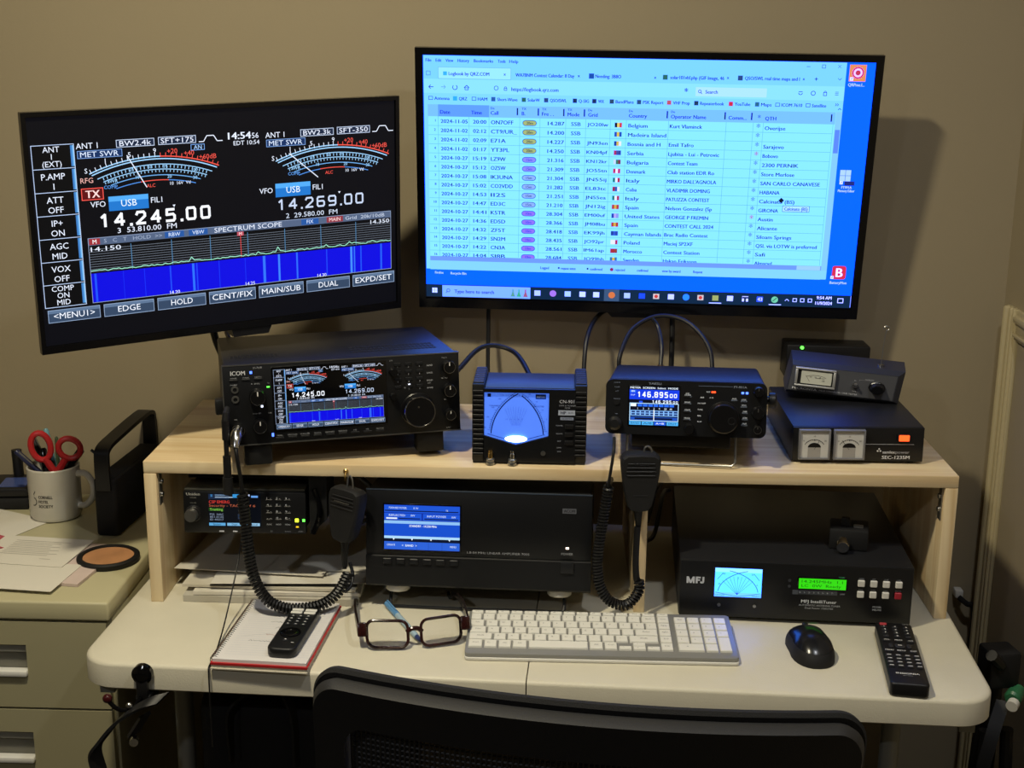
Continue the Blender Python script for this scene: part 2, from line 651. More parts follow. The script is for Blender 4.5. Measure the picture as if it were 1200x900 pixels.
# ================================================================ the room
WY = 0.43        # back wall
WX = 0.770      # right wall
LX, FY, CH = -3.0, -4.6, 2.44
def struct(name, mb, m, smooth=0):
    o = mb.build(name, m, None, smooth)
    o['kind'] = 'structure'
    return o
struct('floor', MB().box(LX, WX, FY, WY, -0.05, 0), m_carpet)
struct('ceiling', MB().box(LX, WX, FY, WY, CH, CH + 0.05), m_ceil)
struct('wall_back', MB().box(LX - 0.1, WX + 0.1, WY, WY + 0.1, -0.05, CH + 0.05), m_wall)
struct('wall_left', MB().box(LX - 0.1, LX, FY, WY, -0.05, CH + 0.05), m_wall)
struct('wall_front', MB().box(LX - 0.1, WX + 0.1, FY - 0.1, FY, -0.05, CH + 0.05), m_wall)
struct('wall_right', MB().box(WX, WX + 0.1, FY, WY, -0.05, CH + 0.05), m_wall)
struct('baseboard_back', MB().box(LX, WX, WY - 0.014, WY, 0, 0.09, 0.003), m_trim)
# low access door in the right wall with a moulded casing
door = struct('door_1', MB().box(WX - 0.004, WX, -0.30, 0.335, 0.02, 1.075), m_wall)
tr = empty('trim_1', (WX, 0.0, 0))
tr['kind'] = 'structure'
def casing(name, y0, y1, z0, z1, horiz=False):
    b = MB()
    if horiz:
        b.box(-0.008, 0, y0, y1, z0, z1, 0.002)
        b.box(-0.015, 0, y0, y1, z0 + 0.03, z0 + 0.042, 0.004)
        b.box(-0.013, 0, y0, y1, z0 + 0.006, z0 + 0.012, 0.002)
    else:
        b.box(-0.008, 0, y0, y1, z0, z1, 0.002)
        if y0 > 0:
            b.box(-0.016, 0, y0 + 0.036, y0 + 0.048, z0, z1, 0.004)
            b.box(-0.012, 0, y0 + 0.020, y0 + 0.030, z0, z1, 0.003)
            b.box(-0.012, 0, y0 + 0.006, y0 + 0.012, z0, z1, 0.002)
        else:
            b.box(-0.016, 0, y1 - 0.048, y1 - 0.036, z0, z1, 0.004)
            b.box(-0.012, 0, y1 - 0.030, y1 - 0.020, z0, z1, 0.003)
    return b.build(name, m_trim, tr)
casing('side_casing', 0.342, 0.395, 0.0, 1.13)
casing('side_casing', -0.357, -0.305, 0.0, 1.13)
casing('head_casing', -0.305, 0.342, 1.08, 1.13, True)

def ceiling_lamp(x, y, power, label, size=0.11, col=WARM):
    t = empty('ceiling_lamp', (x, y, CH - 0.001), label=label, cat='lamp', group='ceiling downlights')
    MB().lathe((0, 0, 0), (0, 0, -0.012), [(0, 0.085), (0.006, 0.085), (0.010, 0.075), (0.010, 0.062), (0.002, 0.058)], 32, cap=False).build('trim_ring', m_whitepaint, t)
    MB().cyl((0, 0, -0.001), (0, 0, -0.004), 0.058, seg=32).build('lens', mat('lamp_lens', 'fff0d0', 0.5, var=0, emit=6.0), t)
    ld = bpy.data.lights.new('lamp_light', 'AREA')
    ld.shape = 'DISK'
    ld.size = size
    ld.energy = power
    ld.color = col
    lo = bpy.data.objects.new('lamp_light', ld)
    C.objects.link(lo)
    lo.parent = t
    lo.location = (0, 0, -0.016)
    return t
ceiling_lamp(-0.50, -0.70, DESK_LAMP_POWER, 'round ceiling downlight above the left half of the desk')
ceiling_lamp(0.50, -0.85, SIDE_LAMP_POWER, 'round ceiling downlight above the right half of the desk', col=COOL)
ceiling_lamp(-1.0, -2.3, ROOM_LAMP_POWER, 'round ceiling downlight behind the photographer', col=COOL)

# ================================================================ folding table
TZ = 0.735
tab = empty('folding_table', (-0.0233, -0.2288, 0), (0, 0, -0.0462),
            'white plastic folding table with fold seam, carrying the radio shelf', 'table')
def half(sx):
    r = 0.05
    x0, x1, y0, y1 = (0.0008, 0.61, 0, 0.61)
    p = []
    p += [(x0, y0)]
    for k in range(9):
        a = R(-90 + 90 * k / 8)
        p.append((x1 - r + r * math.cos(a), y0 + r + r * math.sin(a)))
    for k in range(9):
        a = R(90 * k / 8)
        p.append((x1 - r + r * math.cos(a), y1 - r + r * math.sin(a)))
    p += [(x0, y1)]
    e = 0.006
    rings = [(TZ - 0.038, 0.002), (TZ - 0.036, 0.0), (TZ - e, 0.0), (TZ - e * 0.6, 0.0008), (TZ - e * 0.25, 0.0028), (TZ, 0.0065)]
    vs_ = []
    n = len(p)
    for z, ins in rings:
        for (x, y) in p:
            xx = x if x <= x0 + 1e-6 else x - ins * ((x - 0.3) / 0.31 if x > 0.3 else 0)
            yy = y + ins * (1 - y / 0.305)
            vs_.append((sx * xx, yy, z))
    fs = [tuple(range(n)), tuple(range((len(rings) - 1) * n, len(rings) * n))]
    for i in range(len(rings) - 1):
        for k in range(n):
            k2 = (k + 1) % n
            fs.append((i * n + k, i * n + k2, (i + 1) * n + k2, (i + 1) * n + k))
    return MB().add(vs_, fs)
half(-1).build('tabletop_half', m_white_pl, tab)
half(1).build('tabletop_half', m_white_pl, tab)
for s_ in (-1, 1):
    for y in (0.11, 0.50):
        MB().tube([(s_ * 0.50, y, TZ - 0.037), (s_ * 0.50, y, 0.012)], 0.0135, 12).build('leg', m_greysteel, tab)
    MB().tube([(s_ * 0.50, 0.11, 0.16), (s_ * 0.50, 0.50, 0.16)], 0.010, 10).build('leg_crossbar', m_greysteel, tab)
    MB().tube([(s_ * 0.50, 0.11, 0.66), (s_ * 0.50, 0.50, 0.66)], 0.010, 10).build('leg_crossbar', m_greysteel, tab)
    MB().tube([(s_ * 0.49, 0.20, 0.45), (s_ * 0.25, 0.20, TZ - 0.04)], 0.007, 8).build('brace', m_greysteel, tab)
    MB().tube([(s_ * 0.49, 0.23, 0.45), (s_ * 0.27, 0.23, TZ - 0.04)], 0.007, 8).build('brace', m_greysteel, tab)
    MB().box(s_ * 0.58 - 0.01, s_ * 0.58 + 0.01, 0.03, 0.58, TZ - 0.06, TZ - 0.0385).build('apron_rail', m_greysteel, tab)

# ================================================================ pine shelf riser
SH = 0.2199
SZ = TZ + SH              # top of the shelf board
BT = 0.0185
HW = 0.5874
SD = 0.345
shelf = empty('desk_shelf', (0, 0, TZ), (0, 0, 0), 'pine desk riser shelf carrying the row of radios', 'shelf')
MB().box(-HW, HW, 0, SD, SH - BT, SH, 0.002).build('shelf_board', pine_x, shelf)
for x0 in (-HW, HW - BT):
    MB().box(x0, x0 + BT, 0, SD, 0.0, SH - BT, 0.0015).build('side_board', pine_z, shelf)
MB().box(0.1295, 0.1295 + 0.0165, 0, SD, 0.0, SH - BT, 0.0015).build('middle_board', pine_z, shelf)
for x0, sg in ((-HW + BT, 1), (HW - BT, -1)):
    sc = MB()
    sc.box(x0 if sg > 0 else x0 - 0.002, x0 + 0.002 if sg > 0 else x0, 0.008, 0.022, 0.150, 0.200)
    br = sc.build('corner_bracket', m_steel, shelf)
    MB().cyl((x0 + sg * 0.002, 0.015, 0.165), (x0 + sg * 0.005, 0.015, 0.165), 0.004, seg=12).build('screw', m_chrome, br)
    MB().cyl((x0 + sg * 0.002, 0.015, 0.185), (x0 + sg * 0.005, 0.015, 0.185), 0.004, seg=12).build('screw', m_chrome, br)

# ================================================================ file cabinet at left
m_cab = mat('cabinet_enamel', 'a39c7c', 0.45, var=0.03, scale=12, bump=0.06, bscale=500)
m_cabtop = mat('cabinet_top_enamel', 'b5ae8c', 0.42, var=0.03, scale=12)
CX1, CX0, CY0, CY1, CZ = -0.634, -1.085, -0.045, 0.42, 0.755
cab = empty('file_cabinet', ((CX0 + CX1) / 2, CY0, 0), (0, 0, 0), 'olive beige steel file cabinet standing left of the desk', 'cabinet')
cw = (CX1 - CX0) / 2
MB().box(-cw, cw, 0.006, CY1 - CY0, 0.0, CZ - 0.03, 0.002).build('cabinet_body', m_cab, cab)
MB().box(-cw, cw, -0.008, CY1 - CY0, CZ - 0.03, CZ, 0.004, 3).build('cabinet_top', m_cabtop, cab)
m_pull = mat('drawer_pull_dark', '77756a', 0.5, var=0.1)
zt = CZ - 0.033
for k in range(5):
    z1 = zt - k * 0.1415
    z0 = z1 - 0.1375
    dr = empty('drawer', (0, 0, 0))
    dr.parent = cab
    hx0, hx1, hz0, hz1 = -0.085, 0.0985, z1 - 0.086, z1 - 0.037
    b = MB()
    X0, X1 = -cw + 0.008, cw - 0.006
    b.box(X0, hx0, -0.006, 0.006, z0, z1)
    b.box(hx1, X1, -0.006, 0.006, z0, z1)
    b.box(hx0, hx1, -0.006, 0.006, z0, hz0)
    b.box(hx0, hx1, -0.006, 0.006, hz1, z1)
    b.build('drawer_front', m_cab, dr)
    MB().box(hx0, hx1, 0.0045, 0.006, hz0, hz1).build('pull_recess', m_pull, dr)
    MB().box(hx0, hx1, -0.002, 0.0045, hz1 - 0.014, hz1 - 0.002, 0.002).build('label_holder', mat('label_holder_grey', '8f8d82', 0.4), dr)
    MB().box(hx0, hx1, -0.012, 0.004, hz0 - 0.001, hz0 + 0.009, 0.003).build('pull_lip', m_whitepaint, dr)

# ================================================================ office chair
chair = empty('office_chair', (0.012, -0.815, 0), (0, R(1.3), R(-5.5)), 'black mesh back office chair pushed towards the desk', 'chair')
m_chair = mat('chair_frame_plastic', '161618', 0.6, var=0.1, scale=70, bump=0.2, bscale=900)
m_mesh = mat('chair_mesh_thread', '2e2e30', 0.5, var=0.1)
m_fabric = mat('chair_fabric', '0e0e10', 0.9, var=0.2, scale=200, bump=0.5, bscale=900)
CTOP = 1.023
def cback(u, v, off=0.0):
    """backrest surface: u -1..1 across, v 0 bottom..1 top; -y is the rear (camera) side"""
    hw = 0.229 - 0.02 * (1 - v) ** 2
    x = u * hw
    y = 0.045 * (1 - u * u) * -1 + 0.02 - 0.03 * v * v + off
    z = 0.50 + v * (CTOP - 0.50) - 0.003 * (u * u) * v + 0.006 * v * (1 - u * u)
    return Vector((x, y, z))
def back_out(n=10):
    p = []
    r = 0.10
    rv = 0.05
    for cu_, cv_, a0 in ((1 - r, 1 - rv, 0), (-1 + r, 1 - rv, 90), (-1 + r, rv, 180), (1 - r, rv, 270)):
        for k in range(n + 1):
            a = R(a0 + 90 * k / n)
            p.append((cu_ + r * math.cos(a), cv_ + rv * math.sin(a)))
    q = []
    for i in range(len(p)):
        a, b = p[i], p[(i + 1) % len(p)]
        d = math.hypot(a[0] - b[0], (a[1] - b[1]))
        m_ = max(1, int(d / 0.08))
        for k in range(m_):
            q.append((a[0] + (b[0] - a[0]) * k / m_, a[1] + (b[1] - a[1]) * k / m_))
    return q
po = back_out()
def inset(p, top, side):
    u, v = p
    cu_, cv_ = 0.0, 0.5
    return (u * (1 - side), cv_ + (v - cv_) * (1 - 2 * top) - 0.0)
pi_ = [inset(p, 0.066, 0.125) for p in po]
n = len(po)
vs_ = [cback(u, v, -0.011) for u, v in po] + [cback(u, v, -0.011) for u, v in pi_] + [cback(u, v, 0.011) for u, v in pi_] + [cback(u, v, 0.011) for u, v in po]
rim = [cback(u * 1.014, 0.5 + (v - 0.5) * 1.012, 0.0) for u, v in po]
vs_ += rim
fs = []
for k in range(n):
    k2 = (k + 1) % n
    for a, b in ((0, 1), (1, 2), (2, 3), (3, 4), (4, 0)):
        fs.append((a * n + k, a * n + k2, b * n + k2, b * n + k))
MB().add(vs_, fs).build('back_frame', m_chair, chair, 50)
# welt of the mesh cover along the upper rim
wp = [cback(u * 1.005, 0.5 + (v - 0.5) * 1.012, 0.014) for u, v in po]
MB().tube(wp, 0.0055, 8, closed=True).build('mesh_welt', m_fabric, chair)
# mesh: crossing threads, real geometry
mb = MB()
NU, NV = 88, 84
for i in range(NU + 1):
    u = -0.86 + 1.72 * i / NU
    mb.tube([cback(u, 0.08 + 0.84 * j / 10, 0.004 + 0.0004 * (i % 2)) for j in range(11)], 0.00085, 4)
for j in range(NV + 1):
    v = 0.08 + 0.84 * j / NV
    mb.tube([cback(-0.86 + 1.72 * i / 12, v, 0.0052) for i in range(13)], 0.00095, 4)
ms = mb.build('mesh_weave', m_mesh, chair, 0)
ms['kind'] = 'stuff'
MB().strap([(0, -0.07, 0.44), (0, -0.075, 0.6), (0, -0.055, 0.72)], 0.10, 0.02, (1, 0, 0)).build('back_bracket', m_chair, chair)
se = softplate(rrect(-0.245, 0.245, 0.0, 0.47, 0.07, 8), 0.43, 0.50, 0.02, 4).build('seat', m_fabric, chair)
MB().cyl((0, 0.23, 0.12), (0, 0.23, 0.43), 0.025).build('gas_lift', m_black, chair)
for k in range(5):
    a = 2 * PI * k / 5 + 0.3
    c, s_ = math.cos(a), math.sin(a)
    leg = MB().tube([(0, 0.23, 0.12), (c * 0.15, 0.23 + s_ * 0.15, 0.105), (c * 0.29, 0.23 + s_ * 0.29, 0.075)], 0.02, 8, radii=[0.03, 0.024, 0.016]).build('base_leg', m_chair, chair)
    MB().cyl((c * 0.29 - s_ * 0.02, 0.23 + s_ * 0.29 + c * 0.02, 0.03), (c * 0.29 + s_ * 0.02, 0.23 + s_ * 0.29 - c * 0.02, 0.03), 0.03, bev=0.004).build('caster', m_rubber, leg)
for s_ in (-1, 1):
    pass

# ================================================================ wall-arm monitors
def monitor_body(root, w, h, bez, bezb, depth, screen_mat):
    # w, h in metres; origin at the bottom centre of the front face
    bx = MB()
    bx.front([(-w / 2, 0), (w / 2, 0), (w / 2, bezb), (-w / 2, bezb)], 0, 0.012)
    bx.front([(-w / 2, h - bez), (w / 2, h - bez), (w / 2, h), (-w / 2, h)], 0, 0.012)
    bx.front([(-w / 2, bezb), (-w / 2 + bez, bezb), (-w / 2 + bez, h - bez), (-w / 2, h - bez)], 0, 0.012)
    bx.front([(w / 2 - bez, bezb), (w / 2, bezb), (w / 2, h - bez), (w / 2 - bez, h - bez)], 0, 0.012)
    bx.build('bezel', mat('monitor_bezel', '0a0a0d', 0.22, var=0.0), root, 0)
    MB().box(-w / 2 + bez, w / 2 - bez, 0.0035, 0.012, bezb, h - bez).build('screen', screen_mat, root, 0)
    hs = MB()
    hs.box(-w / 2 + 0.001, w / 2 - 0.001, 0.012, 0.020, 0.001, h - 0.001, 0.002)
    hs.box(-w * 0.38, w * 0.38, 0.020, depth, 0.03, h * 0.62, 0.012)
    hs.build('rear_housing', m_black, root)

def draw_rig(c):
    W, CY_, RED, BL = 'e6eeff', '9fd4ff', 'f0554a', '2f7fe0'
    # menu column; a black display still leaks a little backlight
    c.rect(10, 44.3, 56.5, 222, '05060a', 1)
    for k in range(8):
        c.rect(10, 44.3 + 31.7 * k - 0.4, 56.5, 0.9, 'b8ccf0', 2)
    c.rect(10, 44, 0.9, 222.6, 'b8ccf0', 2)
    c.rect(65.8, 44, 0.9, 222.6, 'b8ccf0', 2)
    for k in range(7):
        c.rect(61.5, 46 + 31.7 * k, 2.6, 28, '3f7cc0', 2, False)
        c.rect(64.1, 46 + 31.7 * k, 1.7, 28, '6fb4e8', 2, False)
    rows = (('ANT', '1', '(EXT)'), ('P.AMP', '1'), ('ATT', 'OFF'), ('IP+', 'ON'), ('AGC', 'MID'), ('VOX', 'OFF'), ('COMP', 'ON', 'MID'))
    for k, r in enumerate(rows):
        for j, t in enumerate(r):
            y = 44.3 + 31.7 * k + (8 + 13.5 * j + 2.5 if len(r) == 2 else 6 + 9.7 * j)
            c.text(36, y, t, 8.2 if len(r) == 2 else 7.4, W, a='c')
    # header
    def hdr(x, bw, sft):
        c.text(x, 48, 'ANT 1', 7.6, W)
        c.rect(x + 54.5, 42.4, 53, 10.5, '1b2740', 1, False)
        c.box(x + 54.5, 42.4, 53, 10.5, 'c8d8f4', 0.8)
        c.text(x + 81, 47.7, bw, 7, W, w=44, a='c')
        c.rect(x + 113, 41.8, 54, 10.8, '1b2740', 1, False)
        c.box(x + 113, 41.8, 54, 10.8, 'c8d8f4', 0.8)
        c.text(x + 140, 47.2, sft, 7, W, w=47, a='c')
        c.pline([(x + 171, 51.5), (x + 178, 51.5), (x + 183, 43.5), (x + 193, 43.5), (x + 198, 51.5), (x + 206, 51.5)], 1.2, W)
        c.rect(x + 1, 54.5, 61, 10.5, '16305e', 1, False)
        c.box(x + 1, 54.5, 61, 10.5, '7fa8e8', 0.7)
        c.text(x + 31, 59.8, 'MET SWR', 7, 'd8e8ff', w=52, a='c')
    hdr(69, 'BW2.4k', 'SFT+175')
    hdr(339.5, 'BW2.3k', 'SFT-350')
    c.text(283, 46, '14:54', 9.5, W, w=34, bold=True)
    c.text(319, 47, '56', 7.5, W)
    c.text(291, 56.5, 'EDT 10:54', 6, W, w=39)
    c.box(228, 54.5, 20, 8.5, '7fb4ff', 0.7)
    c.text(238, 58.8, 'AN', 5.8, 'a8d0ff', a='c')
    # meters
    def meter(dx, nx1, ny1, nx2, ny2):
        cx, cy, r0 = 176 + dx, 306, 238
        for k, (dr, ha, col) in enumerate(((0, 22.7, CY_), (3.5, 22.2, CY_), (11, 21, CY_), (18, 19.5, CY_), (26, 17.5, '6fb0f0'), (33, 16, '4f90e8'))):
            r = r0 - dr
            p = []
            m_ = 26
            for i in range(m_ + 1):
                a = R(-90 - ha + 2 * ha * i / m_)
                p.append((cx + r * math.cos(a), cy + r * math.sin(a)))
            for i in range(m_):
                cc = col
                if k == 0 and i > m_ * 0.52:
                    cc = RED
                if k == 5 and m_ * 0.3 < i < m_ * 0.62:
                    cc = RED
                c.line(*p[i], *p[i + 1], 1.5 if k < 2 else 1.1, cc)
        for i in range(25):
            a = R(-90 - 22 + 44 * i / 24)
            c.line(cx + (r0 + 5) * math.cos(a), cy + (r0 + 5) * math.sin(a), cx + (r0 - 1) * math.cos(a), cy + (r0 - 1) * math.sin(a), 0.9, RED if i > 12 else W)
        for i in range(29):
            a = R(-90 - 19 + 38 * i / 28)
            c.line(cx + (r0 - 12) * math.cos(a), cy + (r0 - 12) * math.sin(a), cx + (r0 - 16) * math.cos(a), cy + (r0 - 16) * math.sin(a), 1.0, CY_)
            a *= 1.0
            c.line(cx + (r0 - 19) * math.cos(a), cy + (r0 - 19) * math.sin(a), cx + (r0 - 22) * math.cos(a), cy + (r0 - 22) * math.sin(a), 0.9, CY_)
        for t, x, y, cc in (('S', 80, 82, W), ('1', 107, 70, W), ('5', 140.6, 63.5, W), ('9', 176, 60, W), ('+20', 201, 62, RED), ('+40', 225, 66, RED), ('+60dB', 252, 72.5, RED)):
            c.text(x + dx, y, t, 6.6, cc, a='c')
        for t, x, y in (('25', 142, 84), ('50', 168, 82), ('75', 190, 83), ('100', 232, 90), ('10', 150, 95), ('20', 195, 97), ('30', 232, 101)):
            c.text(x + dx, y, t, 4.4, CY_, a='c')
        c.text(115 + dx, 98, 'SWR', 4.8, '9fd4ff', a='c')
        c.text(112 + dx, 106, 'COMP', 4.6, '5f9ff0', a='c')
        c.text(168 + dx, 108, 'ALC', 4.6, RED, a='c')
        c.text(210 + dx, 107, '10  16V  Vd', 4.4, W, a='c')
        c.line(nx1, ny1, nx2, ny2, 1.3, W, 4)
    meter(0, 137, 64, 162, 110)
    meter(270, 375, 76, 420, 114)
    c.text(71.5, 95, 'RFG', 7, 'e8b0a8')
    c.rect(71.4, 105.6, 30, 16.5, '5a0e12', 1, False)
    c.box(71.4, 105.6, 30, 16.5, 'ff5a50', 1.0)
    c.text(86.4, 113.8, 'TX', 10, 'ffd8d4', a='c', bold=True)
    def vfo(x, f, fw, fh, sub, dim):
        c.text(x, 128.5, 'VFO', 7.6, W)
        c.rect(x + 25, 119.3, 55.5, 20, '1f74c8', 1)
        c.rect(x + 25, 119.3, 55.5, 7, '4fa6ee', 2, False)
        c.text(x + 53, 129.5, 'USB', 9, 'e8f6ff', a='c')
        c.text(x + 84, 128.5, 'FIL1', 7.6, W)
    vfo(82.5, 0, 0, 0, 0, 0)
    vfo(327, 0, 0, 0, 0, 0)
    c.digits(90, 151.8, '14.245.00', 19.5, 166, 3.6, 'f4f8ff')
    c.text(117, 167.3, '3  53.810.00  FM', 7.2, W, w=84)
    c.digits(351.5, 150.8, '14.269.00', 16.5, 146, 2.6, 'c4d2ec')
    c.text(367, 168, '2  29.580.00  FM', 7, 'd0dcf0', w=83)
    c.poly([(197, 137.5), (201, 137.5), (199, 141)], W)
    c.poly([(452, 138), (456, 138), (454, 141)], W)
    # scope
    c.rect(75, 174.5, 465, 91.5, '04060c', 1)
    c.rect(75, 174.5, 465, 10.5, '51617e', 2)
    c.text(308, 179.8, 'SPECTRUM SCOPE', 6.8, 'e0e8f8', w=104, a='c')
    c.rect(76.5, 175.5, 15, 8.6, '9a3038', 3, False)
    c.text(84, 179.8, 'M', 5.6, 'ffffff', a='c', layer=4)
    c.text(97, 179.8, 'S   C   T   HOLD  >>', 5.2, '9aa8c0', w=82)
    for x, t, cc in ((197, 'RBW', '24549c'), (232, 'VBW', '24549c'), (405, 'FIX', '24549c')):
        c.rect(x - 14, 175.5, 28, 8.6, cc, 3, False)
        c.text(x, 179.8, t, 5.4, 'd8e8ff', a='c', layer=4)
    c.rect(432, 175.5, 27, 8.6, '8a3440', 3, False)
    c.text(445.5, 179.8, 'MAIN', 5.4, 'ffd8d8', a='c', layer=4)
    c.text(463, 179.8, 'Grid  20k/10dB', 5.2, 'c0cce0', w=66)
    for k in range(10):
        c.rect(76, 190.5 + k * 3.45, 463, 0.55, '77808e', 2, False)
    for x in (134, 192, 249, 306, 364, 422, 480):
        c.rect(x - 0.4, 187, 0.8, 36, '4f88b8', 3, False)
    c.rect(294.6, 190, 0.9, 33, 'e04040', 3, False)
    c.rect(290, 185.2, 10, 6, 'b85060', 3, False)
    c.text(295, 188.2, 'M', 4.4, 'ffe0e0', a='c', layer=4)
    c.text(78, 190.5, '14.150', 6.2, W, w=42)
    c.text(537, 189.5, '14.350', 6.0, W, w=32, a='r')
    rnd = random.Random(5)
    pts = []
    for i in range(120):
        x = 76 + 463 * i / 119
        y = 222 - rnd.random() * 2.2
        for px_, hh in ((220, 5), (352, 7), (470, 5), (478, 4), (430, 4), (322, 3), (506, 4)):
            y -= hh * math.exp(-((x - px_) / 2.6) ** 2)
        pts.append((x, y))
    c.pline(pts, 1.0, 'a0f0d0', 4)
    c.rect(75.5, 224.5, 464, 41, '0808d8', 2, True)
    for x, w_, cc in ((80, 3, '1c50f0'), (187, 2, '1c48f0'), (220, 3.4, '2a6cf4'), (226, 2, '1c40f0'), (328, 4, '3070f0'), (352, 3, '3a80f4'), (381, 2.5, '2c68f4'), (470, 3.5, '4088f4'), (476, 2, '3070f0'), (487, 2, '1c50f0'), (521, 3, '2058f0'), (150, 1, '1430f0'), (260, 1, '1438f0'), (430, 1.5, '1c48f0'), (120, 1, '1228e8'), (300, 1, '1430ec')):
        c.rect(x, 224.8, w_, 40.4, cc, 3, False)
    for x, t in ((192.7, '14.20'), (307, '14.25'), (422, '14.30')):
        c.text(x, 264, t, 5, W, a='c', layer=4)
    c.box(75, 174.5, 465, 91.8, '8fa0c0', 0.7, 4)
    for k, t in enumerate(('<MENU1>', 'EDGE', 'HOLD', 'CENT/FIX', 'MAIN/SUB', 'DUAL', 'EXPD/SET')):
        x = 13 + 76.7 * k
        c.rect(x, 270, 71.5, 18, '33455f', 1)
        c.rect(x, 270, 71.5, 5, '5a7190', 2, False)
        c.box(x, 270, 71.5, 18, '8ea4c4', 0.8, 3)
        c.text(x + 35.7, 279, t, 8.2, 'eef4ff', a='c', w=min(62, 8.0 * len(t)), layer=4)

# left monitor
lm = empty('monitor', (-0.4691, 0.0990, 1.1300), (R(3.2), R(-1.45), R(33.3)),
           'black monitor showing blue spectrum scope and dial meters, angled at left', 'monitor', 'wall arm monitors')
LMW, LMH = 0.555, 0.331
monitor_body(lm, LMW, LMH, 0.006, 0.010, 0.045, m_screen)
MB().front([(-0.0, -0.012), (0.055, -0.012), (0.062, 0.004), (-0.004, 0.004)], 0.002, 0.03).build('sensor_housing', m_black, lm)
cvl = Canvas(lm, -LMW / 2, LMH, y=0.0034, emit=1.15)
cvl.rect(7, 7, 541, 313, '05060e', 0, True)
draw_rig(cvl)

# right (large) monitor
tv = empty('monitor', (0.1420, 0.3600, 1.1120), (R(7.45), R(0.42), R(-1.8)),
           'large black monitor showing a blue log table in a browser', 'monitor', 'wall arm monitors')
TVW, TVH = 0.725, 0.427
monitor_body(tv, TVW, TVH, 0.011, 0.016, 0.055, m_screen)
MB().front([(-0.04, -0.010), (0.035, -0.010), (0.045, 0.006), (-0.055, 0.006)], 0.006, 0.03).build('sensor_housing', m_black, tv)
c = Canvas(tv, -TVW / 2, TVH, y=0.0034, emit=1.05, gain=(1, 1, 3.4))
K1, K2 = '0e2440', '1c4058'
_plain = c.text
def _heavy(*a, **k):
    k.setdefault('bold', True)
    a = list(a)
    a[3] *= 1.14
    _plain(*a, **k)
c.text = _heavy
c.rect(12, 11.5, 701, 397, '006ae8', 0, True)              # desktop
c.rect(13, 12, 656, 348, '80dafa', 1, True)                # window
c.rect(13, 12, 656, 36, '7cd6fa', 2, True)
c.rect(19.5, 88, 640, 273, '8aecf0', 2, True)
for x, t, w_ in ((16.5, 'File', 9), (32.4, 'Edit', 9), (48, 'View', 12), (67, 'History', 18), (92.5, 'Bookmarks', 30), (130, 'Tools', 12), (148, 'Help', 14)):
    c.text(x, 19.3, t, 4.2, K1, w=w_)
c.box(17, 36, 7, 7, K1, 0.8)
c.rect(36, 29.6, 115, 18.2, '9aecfa', 3, False)
c.box(36, 29.6, 115, 18.2, '5fa0c8', 0.5, 4)
c.rect(44, 36.5, 6, 6, '38b4e0', 4, False)
c.text(52.6, 39.6, 'Logbook by QRZ.COM', 4.6, K1, w=64, layer=5)
c.text(141, 39, 'x', 4, K1, a='c', layer=5)
c.text(158, 40, 'WA7BNM Contest Calendar: 8 Day', 4.6, K1, w=92)
c.text(257, 39.3, 'x', 4, K1, a='c')
c.rect(273, 35.5, 8, 8, '1a50b0', 3, False)
c.text(283, 39.6, 'Needing: 3B8O', 4.6, K1, w=40)
c.text(376, 39.6, 'x', 4, K1, a='c')
c.rect(388, 35.5, 7.5, 7.5, '2a6a68', 3, False)
c.text(399.5, 39.2, 'solar101vhf.php (GIF Image, 46', 4.6, K1, w=83)
c.text(488.5, 37.8, 'x', 4, K1, a='c')
c.rect(504, 34.5, 7.5, 7.5, '2a4a88', 3, False)
c.text(514.7, 38.3, 'QSO/SWL real time maps and l', 4.6, K1, w=84)
c.text(605, 37.6, 'x', 4, K1, a='c')
c.text(624, 37.8, '+', 6, K1, a='c')
c.pline([(657.5, 35.8), (660.2, 38.6), (663, 35.8)], 0.9, K1)
c.rect(608, 18.6, 5.5, 0.8, K2, 3)
c.box(631.5, 15.6, 5.6, 5.6, K1, 0.7, 3)
c.line(656, 15.6, 660.6, 20.4, 0.8, K1)
c.line(660.6, 15.6, 656, 20.4, 0.8, K1)
# navigation row
c.rect(13, 48.5, 656, 22, '8ce4fa', 2, True)
c.line(21, 60.8, 28.5, 60.8, 1.1, K1, 3); c.pline([(24, 57.8), (21, 60.8), (24, 63.8)], 1.1, K1, 3)
c.line(40.5, 60.6, 47.5, 60.6, 0.9, '5f9cc4', 3); c.pline([(44.8, 57.8), (47.5, 60.6), (44.8, 63.4)], 0.9, '5f9cc4', 3)
c.ring(62.5, 61, 3.6, 1.1, K1, 3, -60, 230)
c.pline([(77, 61.5), (81, 57.5), (85, 61.5)], 1.1, K1, 3); c.box(78, 61, 6, 4, K1, 0.9, 3)
c.ring(127.8, 61, 3.2, 0.9, K1, 3)
c.box(140, 60.5, 5, 4.2, K1, 0.9, 3); c.ring(142.5, 60.5, 1.8, 0.8, K1, 3, 180, 360, 8)
c.text(151.7, 62.2, 'https://logbook.qrz.com', 5, K2, w=74)
c.text(425, 60.4, '*', 8, K1, a='c')
c.rect(440, 53.5, 110, 14, 'aee8fb', 3, False)
c.ring(446.5, 60, 2.2, 0.9, K1, 4); c.line(448, 61.6, 450, 63.8, 0.9, K1, 4)
c.text(455, 60.5, 'Search', 4.6, K2, w=19, layer=5)
c.ring(602, 59.2, 2.9, 1.0, K1, 3, 0, 180); c.line(599, 57.5, 605, 57.5, 1, K1, 3)
c.ring(621.5, 59.5, 3.2, 1.0, K1, 3)
c.box(637, 57.5, 5.6, 5.8, K1, 0.9, 3); c.ring(639.8, 57.5, 1.6, 0.8, K1, 3, 180, 360, 8)
for k in range(3):
    c.rect(655, 56.8 + 2.2 * k, 5.4, 0.7, K1, 3)
